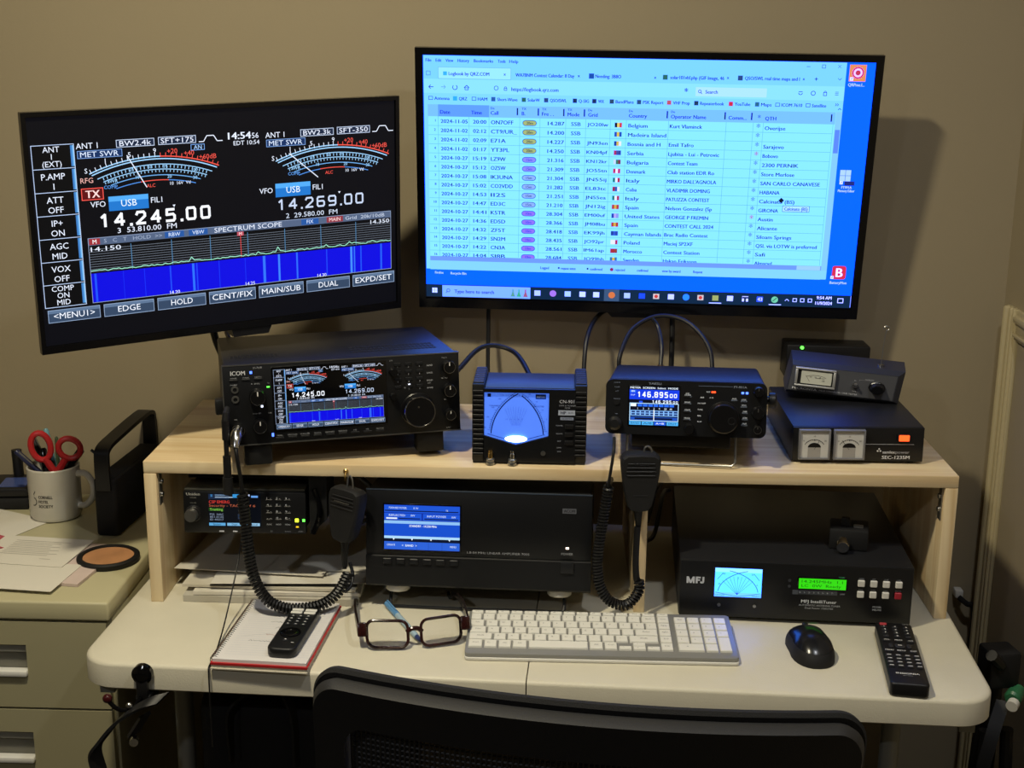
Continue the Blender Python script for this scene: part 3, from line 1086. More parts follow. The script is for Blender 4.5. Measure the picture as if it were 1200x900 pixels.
# bookmarks row
for x, t, w_, ic in ((20.6, 'Antenna', 24, None), (59.6, 'QRZ', 13, '30b0e0'), (89.5, 'HAM', 15, None), (120.3, 'Short-Wave', 32, '2a60b0'), (168.5, 'SolarW', 19, '2a6a68'), (203.8, 'QSO/SWL', 26, '2a4a88'), (249, 'Q-SIG', 16, '183060'), (279.6, 'WX', 9, '1a3060'), (307, 'BandPlans', 28, '2a4a70'), (349.7, 'PSK Report', 32, '2a5080'), (396.7, 'VHF Prop', 26, 'c05868'), (439, 'Repeaterbook', 37, '203c60'), (492.8, 'YouTube', 24, 'd03048'), (533.6, 'Maps', 16, '2a6a90'), (565, 'ICOM 7610', 32, None), (612, 'Satellite', 22, None)):
    if ic:
        c.rect(x - 0.3, 75, 6.6, 6.8, ic, 3, False)
    else:
        c.box(x - 0.3, 75.4, 7, 5.8, K1, 0.8, 3)
    c.text(x + 9, 78.6, t, 4.4, K1, w=w_)
c.pline([(657, 74.6), (659, 76.6), (657, 78.6)], 0.8, K1); c.pline([(660, 74.6), (662, 76.6), (660, 78.6)], 0.8, K1)
# table header
c.rect(19, 88.2, 640, 19, '78c2f0', 3, True)
c.rect(35.3, 88.2, 81.3, 19, '5f9fe0', 4, True)
for x, t, s2 in ((38.5, 'Date', ''), (88, 'Time', ''), (119, 'Call', 'De'), (168.5, 'B.', 'TX'), (200.5, 'Fre . .', 'TX'), (241, 'Mode', 'TX'), (273.5, 'Grid', 'De'), (337.5, 'Country', 'De'), (403.5, 'Operator Name', 'De'), (493.5, 'Comm...', ''), (550.5, 'QTH', '')):
    c.text(x, 100, t, 5.0, K1, layer=5)
    if s2:
        c.text(x, 92.6, s2, 3.2, K2, layer=5)
for x in (160.5, 193.7, 234, 266.5, 396.7, 487, 528.5, 652):
    c.rect(x, 91.5, 2.2, 11.5, '0c2038', 5)
c.text(541, 99, '*', 7, '3a6a94', a='c', layer=5)
COLS = (35.3, 84.6, 116.6, 165.5, 197.7, 238.5, 270.2, 309, 334.1, 400.5, 490.6, 532.8, 548.5, 656.5)
ROWS = (('2024-11-05', '20:00', 'ON7OFF', 'a8b87c', '14.287', 'JO20lw', 'Belgium', 'Kurt Vlaminck', 'Overijse', ('101828', 'e8d070', 'd04040'), 0),
        ('2024-11-02', '02:12', 'CT9/UR_', 'a8b87c', '14.200', '', 'Madeira Island', '', '', ('2050b8', 'e0c850', '2050b8'), 0),
        ('2024-11-02', '02:09', 'E71A', 'a8b87c', '14.227', 'JN93en', 'Bosnia and H', 'Emil Tafro', 'Sarajevo', ('1840a0', 'd8c050', 'e8f0ff'), 0),
        ('2024-11-02', '01:17', 'YT3PL', 'a8b87c', '14.250', 'KN04pf', 'Serbia', 'Ljubisa - Lui - Petrovic', 'Bobovo', ('b03060', '4050a8', '3048a0'), 1),
        ('2024-10-27', '15:19', 'LZ9W', '8c8cd4', '21.316', 'KN12kr', 'Bulgaria', 'Contest Team', '2300 PERNIK', ('c8e0e8', '408068', '803848'), 0),
        ('2024-10-27', '15:12', 'OZ5W', '8c8cd4', '21.309', 'JO55tn', 'Denmark', 'Club station EDR Ro', 'Store Merlose', ('c03058', 'f0f4ff', 'c03058'), 0),
        ('2024-10-27', '15:08', 'IK3UNA', '8cb4cc', '21.304', 'JN55ij', 'Italy', "MIRKO DALL'AGNOLA", 'SAN CARLO CANAVESE', ('208058', 'e8f4f8', 'b03040'), 0),
        ('2024-10-27', '15:02', 'CO2VDD', '8cb4cc', '21.282', 'EL83tc', 'Cuba', 'VLADIMIR DOMING', 'HABANA', ('a02848', '3058b0', 'e0ecf8'), 0),
        ('2024-10-27', '14:53', 'II2S', '8cb4cc', '21.251', 'JN55ea', 'Italy', 'PATUZZA CONTEST', 'Calcinato (BS)', ('208058', 'e8f4f8', 'b03040'), 0),
        ('2024-10-27', '14:47', 'ED3C', '8cb4cc', '21.210', 'JN12ig', 'Spain', 'Nelson Gonzalez (Sp', 'GIRONA', ('b04040', 'd8b048', 'b04040'), 0),
        ('2024-10-27', '14:41', 'K5TR', '9074dc', '28.304', 'EM00uf', 'United States', 'GEORGE P FREMIN', 'Austin', ('2848b0', 'b8a8e0', '8898e0'), 1),
        ('2024-10-27', '14:36', 'ED5D', '9074dc', '28.366', 'JM08bu', 'Spain', 'CONTEST CALL 2024', 'Alicante', ('b04040', 'd8b048', 'b04040'), 0),
        ('2024-10-27', '14:32', 'ZF5T', '9074dc', '28.418', 'EK99jh', 'Cayman Islands', 'Brac Radio Contest', 'Siloam Springs', ('2040a0', '3058c0', '2848b0'), 0),
        ('2024-10-27', '14:29', 'SN2M', '9074dc', '28.435', 'JO92pr', 'Poland', 'Maciej SP2XF', 'QSL via LOTW is preferred', ('e8f0f8', 'e8f0f8', 'b03050'), 0),
        ('2024-10-27', '14:22', 'CN3A', '9074dc', '28.561', 'IM61ap', 'Morocco', 'Contest Station', 'Safi', ('a83040', 'a83040', '904838'), 0),
        ('2024-10-27', '14:04', 'SJ8B', '9074dc', '28.684', 'JO99hh', 'Sweden', 'Hakan Eriksson', 'Almaryd', ('3878a8', 'd8c050', '3878a8'), 0))
for i, (d, t, call, pill, fr, gr, co, op, qth, flag, star) in enumerate(ROWS):
    y = 114.7 + 14.72 * i
    c.rect(19.5, y + 7.0, 637, 0.5, '4fa4c0', 3)
    cut = i == 15
    c.text(31, y - 1, str(i + 1), 3.4, K2, a='r')
    c.text(39.2, y, d, 5.1, K1, w=43)
    c.text(91, y, t, 5.1, K1, w=21, bold=True)
    c.text(119.5, y + 0.2, call, 5.4, '0c2440', w=5.9 * len(call), bold=True)
    c.disc(175.2, y + 0.4, 5.4, '2c5470', 3, 14, 4.6); c.disc(187.2, y + 0.4, 5.4, '2c5470', 3, 14, 4.6); c.rect(175.2, y - 4.2, 12, 9.2, '2c5470', 3)
    c.disc(175.2, y + 0.4, 4.4, pill, 4, 14, 3.6); c.disc(187.2, y + 0.4, 4.4, pill, 4, 14, 3.6); c.rect(175.2, y - 3.2, 12, 7.2, pill, 4, False)
    c.text(181.2, y + 0.4, '20m' if i < 4 else '15m' if i < 10 else '10m', 3.6, '3a4a58', a='c', layer=5)
    c.text(236, y + 0.3, fr, 5.1, K1, w=26, a='r', bold=True)
    c.text(254.4, y + 0.4, 'SSB', 5.1, K2, w=15, a='c')
    if gr:
        c.text(272.5, y + 0.5, gr, 4.6, K1, w=33)
    for k in range(3):
        c.rect(316 + 3.8 * k, y - 3.2, 3.8, 7.4, flag[k], 3, False)
    c.text(337.4, y + 1, co, 5.1, K1, w=min(60, 4.3 * len(co)))
    if op:
        c.text(402.5, y + 0.8, op, 5.1, K1, w=min(80, (4.6 if op.isupper() else 3.9) * len(op)))
    c.text(540.7, y - 0.6, '*', 9, 'a8854a' if star else '5a94b8', a='c')
    if qth:
        c.text(551, y + 0.6, qth, 5.1, K1, w=min(98, (5.2 if qth.isupper() else 4.0) * len(qth)))
for x in COLS:
    c.rect(x - 0.25, 107, 0.5, 230, '52a8c4', 3)
c.box(589, 239, 43, 10, K1, 0.7, 6)
c.rect(589, 239, 43, 10, 'b0f0f8', 5, False)
c.text(592, 244, 'Calcinato (BS)', 4.6, K1, w=37, layer=7)
c.poly([(586, 226), (591, 230.5), (586, 235), (581.5, 230.5)], '0a1a30', 6)
# scroll bars and legend
c.rect(659.5, 88, 9.3, 258, '84ccf0', 3, True)
c.rect(660.3, 115.7, 7.6, 37, '5c8ad0', 4, False)
c.pline([(662, 84.5), (664.3, 82), (666.6, 84.5)], 0.9, K1, 4)
c.rect(19.5, 338, 640, 7.6, '6f9ce0', 5, True)
c.rect(620, 338.3, 38, 7, '9cd0f4', 6, False)
c.rect(19.5, 345.6, 649, 15, '84d6f4', 4, True)
for x, t, w_ in ((202, 'Logged', 14), (236, 'request status', 24), (284, 'confirmed', 20), (325, 'rejected', 16), (361, 'confirmed', 18), (402, 'view by award', 30), (453, 'Request', 15)):
    c.text(x, 353.4, t, 3.8, K1, w=w_, layer=6)
c.disc(319.6, 353.2, 3, '903058', 6)
c.disc(280, 353, 1.6, K1, 6); c.disc(232.5, 353, 1.6, K1, 6)
c.text(27, 366.3, 'Firefox', 3.6, 'c0e0ff', w=14); c.text(53, 367, 'Recycle Bin', 3.6, 'c0e0ff', w=26)
# task bar
c.rect(12, 387, 701, 21.5, '0c2848', 3, True)
for a in (0, 1):
    for b in (0, 1):
        c.rect(22 + 4.4 * a, 393.2 + 4.4 * b, 4, 4, 'd8f0ff', 4, False)
c.rect(39, 388.2, 147, 19.8, '7fb8dc', 4, True)
c.ring(49, 397, 2.6, 0.9, K1, 5); c.line(47, 399, 45, 401.5, 0.9, K1, 5)
c.text(59, 398.3, 'Type here to search', 5.2, K1, w=66, layer=6)
for x, cc in ((157, '58a098'), (167, '40b090'), (178, 'a06080')):
    c.poly([(x - 4, 405), (x + 4, 405), (x + 1.2, 397), (x + 1.2, 392), (x - 1.2, 392), (x - 1.2, 397)], cc, 5)
c.rect(308.5, 387.5, 25, 20.5, '3a567e', 4, True)
for x, cc in ((197.8, 'b8d4f0'), (223.7, 'a878c8'), (248.2, 'b0d8e0'), (272.7, 'd0e8f8'), (295.5, 'd0e8f8'), (321.2, 'd87848'), (346.6, 'b0d0d8'), (371.2, '1c50d8'), (394.6, 'd8c8c0'), (419, 'd0e0f0'), (443.8, '2c90e8'), (467.5, 'd8c8c0'), (492, 'a0b070'), (516, 'd0e0f0'), (540.8, 'e0ecf8'), (564.7, '3860d8'), (589, '70d0b0')):
    if cc in ('2c90e8', '70d0b0', 'd87848', 'a878c8'):
        c.disc(x, 397.5, 5.6, cc, 5)
    else:
        c.rect(x - 5, 393, 10, 9, cc, 5, False)
for x in (394.6, 467.5):
    c.disc(x, 397.5, 3, 'd04040', 6)
c.rect(536, 394, 10, 3, '203050', 6); c.rect(539, 394, 3.4, 8, '203050', 6)
c.text(564.7, 397.4, '43', 5, 'e0e8ff', a='c', layer=6)
c.line(586, 400, 592, 394.5, 1.2, '104030', 6)
c.rect(490 - 8, 405.5, 20, 1.4, 'd8ecff', 6); c.rect(580, 405.3, 20, 1.4, 'd8ecff', 6)
c.pline([(606, 399), (609.1, 395.8), (612.2, 399)], 0.9, 'd8ecff', 5)
for x in (621.8, 634, 646.5):
    c.box(x - 3.4, 394, 6.8, 6.4, 'd8ecff', 1.0, 5)
c.text(669, 392, '9:54 AM', 4.6, 'e8f4ff', a='c', w=24, layer=5)
c.text(669, 401.3, '11/9/2024', 4.6, 'e8f4ff', a='c', w=27, layer=5)
c.box(691, 392, 9.6, 8.2, 'e8f4ff', 1.1, 5)
c.rect(712, 387.5, 0.7, 20, 'a8c8e8', 5)
# desktop icons
c.rect(673.8, 14.8, 25.6, 25.6, 'e89058', 3, False)
c.disc(687, 27, 9.5, 'f4d8e0', 4); c.ring(687, 27, 8, 2.6, 'd83858', 5); c.disc(687, 27, 4, 'c83858', 5)
c.text(686, 45.4, 'QRPme.l...', 4, 'c0dcff', a='c', w=25)
c.rect(675, 179, 17, 18, 'b0d8f8', 3, False); c.line(683.5, 179, 683.5, 197, 0.7, '3070c0', 4); c.line(675, 188, 692, 188, 0.7, '3070c0', 4)
c.rect(683, 197, 16, 7, '202c80', 4, False)
c.text(687, 207, 'FT991A', 3.6, 'c0dcff', a='c', w=16); c.text(687, 212.5, 'Memory Editor', 3.6, 'c0dcff', a='c', w=26)
for dx in (0,):
    c.poly([(677.8 + a, 337 + b) for a, b in rrect(0, 22.4, 0, 22.6, 4)], 'd83050', 3)
c.text(689, 348.3, 'B', 13, 'ffffff', a='c', bold=True, layer=4)
c.text(689, 365.5, 'BatteryMon', 3.8, 'c0dcff', a='c', w=27)
for x, y in ((677.5, 36), (677.5, 199), (678, 356)):
    c.rect(x - 2, y - 2, 5, 5, 'f0f8ff', 6, False); c.line(x - 0.5, y + 1.5, x + 1.8, y - 0.8, 0.9, '2050a0', 7)

# wall arms that carry the two monitors
def wall_arm(x, z, target, label):
    t = empty('wall_mount', (x, WY, z), label=label, cat='wall mount', group='monitor wall arms')
    MB().box(-0.035, 0.035, -0.012, 0, -0.09, 0.09, 0.002).build('wall_plate', m_black, t)
    tx, ty, tz = target[0] - x, target[1] - WY, target[2] - z
    if abs(ty) > 0.1:
        e = (tx * 0.35 + 0.05, ty * 0.5, tz)
        MB().tube([(0, -0.012, tz), e], 0.014, 10).build('arm_link', m_black, t)
        MB().cyl((e[0], e[1], tz - 0.03), (e[0], e[1], tz + 0.03), 0.018).build('arm_joint', m_black, t)
        MB().tube([e, (tx, ty, tz)], 0.014, 10).build('arm_link', m_black, t)
    else:
        MB().tube([(0, -0.012, tz), (tx, ty, tz)], 0.016, 10).build('arm_link', m_black, t)
    return t
bpy.context.view_layer.update()
wall_arm(-0.36, 1.26, lm.matrix_world @ Vector((0, 0.060, 0.12)), 'folding black wall arm behind the angled left monitor')
wall_arm(0.145, 1.32, tv.matrix_world @ Vector((0, 0.064, 0.20)), 'short black wall arm behind the large monitor')

# ================================================================ radio gear
m_led_b = mat('blue_led', '4a70ff', 0.3, var=0, emit=3.0)
m_led_w = mat('white_led', 'dfe6ff', 0.3, var=0, emit=2.0)
m_led_g = mat('green_led', '50ff40', 0.3, var=0, emit=4.0)
m_led_y = mat('yellow_led', 'e8ff30', 0.3, var=0, emit=3.0)
m_led_r = mat('red_led', 'ff4420', 0.3, var=0, emit=2.5)
m_btn = mat('dark_button', '1a1b1e', 0.4, var=0.05)
m_knob = mat('black_knob', '0c0c0e', 0.3, var=0.05)

def led(parent, x, z, w, h, m, y=0.0, name='led'):
    return MB().box(x - w / 2, x + w / 2, y - 0.0008, y, z - h / 2, z + h / 2).build(name, m, parent, 0)

def buttons(parent, spots, w, h, d=0.0015, m=None, y=0.0, name='button', bev=0.0005):
    me = MB().box(-w / 2, w / 2, -d, 0, -h / 2, h / 2, bev, 1).mesh(name, m or m_btn)
    return [inst(name, me, parent, (x, y, z)) for x, z in spots]

# ---------------------------------------------------------------- big transceiver with colour scope
W_, H_, D_ = 0.340, 0.118, 0.277
t = empty('transceiver', (-0.2925, 0.013, 0.9905), (R(-4.0), R(-0.8), R(15.7)),
          'largest black transceiver on the shelf, its screen repeating the angled monitor', 'radio', 'radios on the shelf')
x0 = -W_ / 2
MB().box(x0 + 0.003, -x0 - 0.003, 0.008, D_, 0.002, H_ - 0.001, 0.003).build('case', m_case, t)
MB().box(x0, -x0, 0, 0.010, 0, H_, 0.0025).build('front_panel', m_panel, t)
fr = MB()
fr.box(x0, -x0, -0.0006, 0.002, H_ - 0.0022, H_ - 0.0004)
fr.box(x0, -x0, -0.0006, 0.002, 0.0004, 0.002)
fr.box(x0, x0 + 0.0014, -0.0006, 0.002, 0.002, H_ - 0.0022)
fr.build('edge_trim', m_steel, t, 0)
vt = MB()
for i in range(3):
    for k in range(22):
        x = 0.02 + k * 0.0058
        vt.box(x, x + 0.0042, 0.05 + i * 0.02, 0.062 + i * 0.02, H_ - 0.0012, H_ - 0.0004)
for i in range(2):
    for k in range(12):
        x = -0.155 + k * 0.0058
        vt.box(x, x + 0.0042, 0.06 + i * 0.012, 0.068 + i * 0.012, H_ - 0.0012, H_ - 0.0004)
vt.build('vent_slots', m_blackm, t, 0)
SX0, SZ1 = x0 + 0.0715, H_ - 0.0095
MB().box(SX0 - 0.003, SX0 + 0.161, -0.0012, 0.001, SZ1 - 0.0915, SZ1 + 0.003, 0.0008).build('screen', m_gloss, t)
c = Canvas(t, SX0, SZ1, y=-0.0014, emit=1.15)
c.tr(-10 * 158 / 540, -40.5 * 88 / 250, 158 / 540, 88 / 250)
draw_rig(c)
c.tr(0, 0, 1)
p = Canvas(t, x0, H_, y=-0.0002, fg='panel_lettering', bg='panel_print')
G1 = 'a8aab0'
p.text(12, 12.5, 'ICOM', 6.0, 'c8cad0', w=20, bold=True)
p.text(44, 6, 'IC-7610', 2.6, G1, w=12)
for x in (16, 33, 50):
    p.text(x, 19.5, 'POWER' if x == 16 else 'TUNER' if x == 33 else 'NOTCH', 1.6, G1, a='c', w=9)
for x, y, s_ in ((16, 29, 'PHONES'), (16, 55, 'KEY'), (16, 79, 'MIC'), (46, 29, 'AF - RF/SQL'), (46, 72, 'TWIN PBT'), (64, 29, 'TX'), (64, 72, 'SUB')):
    p.text(x, y, s_, 1.7, G1, a='c')
for k, s_ in enumerate(('MENU', 'FUNCTION', 'M.SCOPE', 'QUICK', 'EXIT/SET', 'TRANSCEIVER', 'NB', 'NR', 'NOTCH')):
    p.text(76 + 18 * k, 106, s_, 1.7, G1, a='c', w=min(13, 2 * len(s_)))
for k in range(4):
    for j in range(4):
        p.text(249 + 16 * j if j < 3 else 296, 18 + 11 * k, '123456789.0F'[k * 3 + j] if j < 3 else 'BAND', 2.2, 'b8bac0', a='c')
for x, y, s_ in ((318, 8, 'MULTI'), (318, 38, 'PBT-CLR'), (318, 70, 'RIT'), (240, 8, 'PTT'), (262, 49, 'SPEECH'), (295, 44, 'XFC'), (322, 112, 'LOCK')):
    p.text(x, y, s_, 1.8, G1, a='c')
led(t, x0 + 0.0405, H_ - 0.0125, 0.0035, 0.0035, m_led_b)
led(t, x0 + 0.0635, H_ - 0.0345, 0.004, 0.0015, m_led_g)
led(t, x0 + 0.0535, H_ - 0.062, 0.003, 0.003, m_led_w)
led(t, x0 + 0.0665, H_ - 0.1045, 0.0028, 0.005, m_led_b)
led(t, x0 + 0.2655, H_ - 0.045, 0.003, 0.003, m_led_w)
buttons(t, [(x0 + x / 1000, H_ - 0.0225) for x in (16, 33, 50)], 0.012, 0.0028)
buttons(t, [(x0 + (76 + 18 * k) / 1000, H_ - 0.1095) for k in range(9)], 0.012, 0.0030)
buttons(t, [(x0 + (249 + 16 * j) / 1000, H_ - (14 + 11 * k) / 1000) for k in range(4) for j in range(3)], 0.010, 0.0045)
knob(t, x0 + 0.0475, H_ - 0.047, 0.0115, 0.016, m_knob, m_chrome, 'volume_knob', pointer=m_whitepaint)
knob(t, x0 + 0.0490, H_ - 0.0895, 0.0100, 0.014, m_knob, m_chrome, 'passband_knob', pointer=m_whitepaint)
knob(t, x0 + 0.2765, H_ - 0.082, 0.0245, 0.022, m_knob, m_chrome, 'tuning_knob', seg=36)
MB().cyl((x0 + 0.2745, -0.0215, H_ - 0.0745), (x0 + 0.2745, -0.0228, H_ - 0.0745), 0.0015, seg=10).build('finger_dimple', m_chrome, t)
for i, z in enumerate((0.021, 0.056, 0.092)):
    knob(t, x0 + 0.3235, H_ - z, 0.0095 if i < 2 else 0.008, 0.012, m_knob, m_chrome, 'multi_knob', pointer=m_whitepaint)
knob(t, x0 + 0.2425, H_ - 0.024, 0.006, 0.010, m_knob, None, 'small_knob')
knob(t, x0 + 0.241, H_ - 0.060, 0.005, 0.009, m_knob, None, 'small_knob')
for z in (0.036, 0.050):
    MB().lathe((x0 + 0.017, 0.0, H_ - z), (x0 + 0.017, -0.002, H_ - z), [(0, 0.0055), (0.002, 0.005), (0.002, 0.003), (0.0005, 0.003)], 18, cap=False).build('jack', m_steel, t)
MB().lathe((x0 + 0.018, 0.0, H_ - 0.095), (x0 + 0.018, -0.004, H_ - 0.095), [(0, 0.010), (0.004, 0.0095), (0.004, 0.007), (0.001, 0.007)], 20, cap=False).build('microphone_jack', m_chrome, t)
for x in (-0.145, 0.105):
    MB().box(x, x + 0.04, 0.006, 0.036, -0.0305, 0.003, 0.003).build('foot', m_rubber, t)
for x in (-0.145, 0.115):
    MB().box(x, x + 0.03, 0.235, 0.262, -0.0140, 0.003, 0.003).build('rear_foot', m_rubber, t)
MB().box(x0 - 0.011, x0 + 0.004, 0.018, 0.04, 0.043, 0.066, 0.003).build('side_plug', m_black, t)

# ---------------------------------------------------------------- cross-needle power meter
CNW, CNH, CND = 0.165, 0.1135, 0.10
t = empty('power_meter', (-0.0275, 0.0175, SZ + 0.0005), (0, 0, R(-0.4)),
          'black cross-needle power meter with glowing blue dial and ribbed corner posts', 'meter')
x0 = -CNW / 2
m_cntop = mat('meter_top_panel', '30343c', 0.35, var=0.05)
b = MB()
b.box(x0 + 0.017, -x0 - 0.017, 0.0035, CND - 0.004, 0.008, CNH - 0.003, 0.001)
b.build('case', m_case, t)
MB().box(x0 + 0.018, -x0 - 0.0175, 0.006, CND - 0.006, CNH - 0.003, CNH - 0.0005, 0.0008).build('top_panel', m_cntop, t)
for s_ in (-1, 1):
    xa = x0 if s_ < 0 else -x0 - 0.0175
    po_ = MB()
    po_.box(xa, xa + 0.0175, 0.001, CND, 0.003, CNH + 0.005, 0.002)
    pst = po_.build('corner_post', m_black, t)
    rb = MB()
    for k in range(14):
        z = 0.012 + k * 0.0072
        rb.box(xa + 0.001, xa + 0.0165, -0.0012, 0.004, z, z + 0.0042, 0.0006, 1)
    for k in range(11):
        y = 0.008 + k * 0.0085
        rb.box(xa + 0.001, xa + 0.0165, y, y + 0.005, CNH + 0.003, CNH + 0.0068, 0.0006, 1)
    rb.build('ribs', m_black, pst)
    MB().box(xa + 0.001, xa + 0.0165, 0.002, 0.016, 0.0, 0.004, 0.001).build('foot', m_rubber, pst)
    MB().box(xa + 0.001, xa + 0.0165, CND - 0.018, CND - 0.002, 0.0, 0.004, 0.001).build('foot', m_rubber, pst)
# front frame with a five-sided dial window
mm = lambda x, y: (x0 + x / 1000, CNH - y / 1000)
win = [mm(16.8, 6.5), mm(110.5, 6.5), mm(110.0, 71), mm(63.5, 84.5), mm(17.2, 71)]
out = [mm(16, 1), mm(149, 1), mm(149, 111), mm(16, 111)]
fr = MB()
def fpoly(pp, y0, y1):
    fr.front(pp, y0, y1)
fpoly([out[0], out[1], (out[1][0], win[0][1]), (out[0][0], win[0][1])], -0.001, 0.004)
fpoly([(win[1][0], win[1][1]), (out[1][0], win[1][1]), out[2], (win[2][0], out[2][1]), win[2]], -0.001, 0.004)
fpoly([win[2], (win[2][0], out[2][1]), (win[4][0], out[2][1]), win[4], win[3]], -0.001, 0.004)
fr.build('front_panel', m_panel, t, 0)
MB().front(win, 0.0030, 0.0034).build('dial_plate', mat('dial_backlight', '4a78ee', 0.6, var=0, emit=0.75), t, 0)
MB().ball((mm(63.5, 76)[0], 0.0010, mm(63.5, 76)[1]), 0.016, sc=(1.0, 0.09, 0.30)).build('dial_lamp', mat('dial_lamp_glow', 'd8f0ff', 0.4, var=0, emit=6.0), t)
p = Canvas(t, x0, CNH, y=0.0029, fg='dial_markings', bg='dial_print')
KD = '0c2470'
def arcpts(cx, cy, r, a0, a1, n=22):
    return [(cx + r * math.cos(R(a0 + (a1 - a0) * k / n)), cy + r * math.sin(R(a0 + (a1 - a0) * k / n))) for k in range(n + 1)]
p.pline(arcpts(101, 74, 74, 184, 242), 1.5, KD)
p.pline(arcpts(101, 74, 77, 190, 240), 0.4, KD)
p.pline(arcpts(26, 74, 77, 356, 306), 1.5, KD)
p.pline(arcpts(26, 74, 80, 352, 305), 0.4, KD)
for k in range(22):
    a = R(188 + 48 * k / 21); p.line(101 + 74 * math.cos(a), 74 + 74 * math.sin(a), 101 + (78 if k % 5 else 80) * math.cos(a), 74 + (78 if k % 5 else 80) * math.sin(a), 0.35, KD)
    a = R(353 - 43 * k / 21); p.line(26 + 77 * math.cos(a), 74 + 77 * math.sin(a), 26 + (81 if k % 5 else 83) * math.cos(a), 74 + (81 if k % 5 else 83) * math.sin(a), 0.35, KD)
for k in range(9):
    a = R(-112 + 5.5 * k * 1.0 + 0.0); p.line(63 + 14 * math.cos(a), 70 + 14 * math.sin(a), 63 + 42 * math.cos(a), 70 + 42 * math.sin(a), 0.25, '3858b0')
for k, s_ in enumerate(('1.0', '1.5', '2', '3', '5')):
    p.text(50 + 5.5 * k, 47, s_, 1.8, KD, a='c')
for k, s_ in enumerate(('20', '50', '100', '150', '200')):
    a = R(190 + 11 * k); p.text(101 + 84 * math.cos(a), 74 + 84 * math.sin(a), s_, 2, KD, a='c')
for k, s_ in enumerate(('2', '5', '10', '15', '20')):
    a = R(351 - 10 * k); p.text(26 + 86 * math.cos(a), 74 + 86 * math.sin(a), s_, 2, KD, a='c')
p.text(32, 27, 'FORWARD', 2, KD, a='c'); p.text(96, 27, 'REFLECTED', 2, KD, a='c')
p.rect(22, 9, 5, 5, KD, 2); p.rect(91, 9, 15, 7, '2048c0', 2, False); p.box(91, 9, 15, 7, KD, 0.5, 3); p.text(98.5, 12.5, 'DAIWA', 2.4, 'c0d8ff', a='c', layer=4)
p.text(57, 11, '1.5  1.2  SWR  2  3', 2, KD, a='c', w=32)
p.line(22, 69, 60, 80, 0.7, KD, 4); p.line(105, 69, 67, 80, 0.7, KD, 4)
p = Canvas(t, x0, CNH, y=-0.0011, fg='panel_lettering', bg='panel_print')
p.text(136, 18, 'CN-901', 4.6, 'c8ccd8', w=21, a='c')
p.text(137, 24, 'SWR & POWER', 2.0, 'a0a4b0', w=24, a='c'); p.text(137, 27.6, 'METER', 1.8, 'a0a4b0', a='c')
p.rect(124, 31, 24, 7.5, 'b0b8cc', 1, False); p.text(131, 34.8, 'HP', 4.4, '10142c', a='c', bold=True, layer=2); p.text(142, 34.8, '2kW', 2.6, '10142c', a='c', layer=2)
p.rect(127, 41.5, 19, 4, '9098b0', 1, False); p.text(136.5, 43.5, '1.8-200MHz', 2.0, '10142c', a='c', w=16, layer=2)
for k, s_ in enumerate(('POWER', 'RANGE', '2kW', '200W', '20W')):
    p.text(126, (54, 66, 77, 87, 93)[k], s_, 1.9, '9a9eac', a='c')
for k in range(3):
    MB().box(x0 + 0.134, x0 + 0.146, -0.004, 0.0, CNH - 0.058 - 0.012 * k, CNH - 0.052 - 0.012 * k, 0.0008).build('switch', m_black, t)
MB().cyl((x0 + 0.103, -0.001, CNH - 0.096), (x0 + 0.103, -0.003, CNH - 0.096), 0.0035, seg=14).build('screw', m_steel, t)
MB().cyl((x0 + 0.0275, -0.001, CNH - 0.096), (x0 + 0.0275, -0.003, CNH - 0.096), 0.0035, seg=14).build('screw', m_steel, t)

# ---------------------------------------------------------------- small all-band transceiver on its bail
FW, FH, FD = 0.229, 0.079, 0.235
t = empty('transceiver', (0.196, 0.0155, 1.003), (R(-8.0), R(-0.7), R(-5.7)),
          'small black transceiver propped on a wire bail, showing 146.895', 'radio', 'radios on the shelf')
x0 = -FW / 2
MB().box(x0 + 0.002, -x0 - 0.002, 0.006, FD, 0.003, FH - 0.001, 0.006, 3).build('case', m_case, t)
softp = rrect(x0, -x0, 0, FH, 0.010, 5)
b = MB(); b.front(softp, 0.0, 0.012); b.build('front_panel', m_panel, t)
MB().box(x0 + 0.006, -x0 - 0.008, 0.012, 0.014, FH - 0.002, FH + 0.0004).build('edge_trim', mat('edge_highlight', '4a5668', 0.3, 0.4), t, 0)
MB().box(x0 + 0.032, x0 + 0.107, -0.0010, 0.002, FH - 0.067, FH - 0.007, 0.0008).build('screen', m_gloss, t)
c = Canvas(t, x0, FH, y=-0.0012, emit=1.2)
c.rect(34, 9, 71, 56, '04081c', 0, True)
c.rect(34, 13.5, 71, 14.5, '1038d8', 1, True)
c.text(35, 11, 'METER  SCREEN  Select  MODE', 2.6, 'e8f4ff', w=68, bold=True)
c.rect(35, 14.5, 8, 3.4, '3878f0', 2); c.text(39, 16.2, 'FM', 2.4, 'ffffff', a='c'); c.text(39, 21.5, 'DUP', 2.2, 'c8dcff', a='c')
c.digits(44.5, 20.5, '146.895', 8.4, 46, 1.5, 'f4faff'); c.digits(91, 21.6, '00', 5.8, 12, 1.1, 'f4faff')
c.digits(66, 30.7, '146.295', 4.8, 29, 0.9, 'e0ecff'); c.digits(96, 31, '00', 3.6, 8, 0.7, 'e0ecff')
c.rect(48, 30, 5, 4, '2050e0', 2)
c.box(34.5, 33, 70, 26, 'b8e0ff', 0.9, 3)
c.rect(36, 34, 8, 4, 'e8f4ff', 2)
for k in range(7):
    c.rect(46 + 7.6 * k, 34.5, 6.4, 3.6, '2868e8', 2); 
    c.text(46 + 7.6 * k, 41, ('1', '3', '5', '7', '9', '20', '40')[k], 2.6, 'e0f0ff')
c.rect(36, 43.5, 67, 8, '7fb4f0', 2, True)
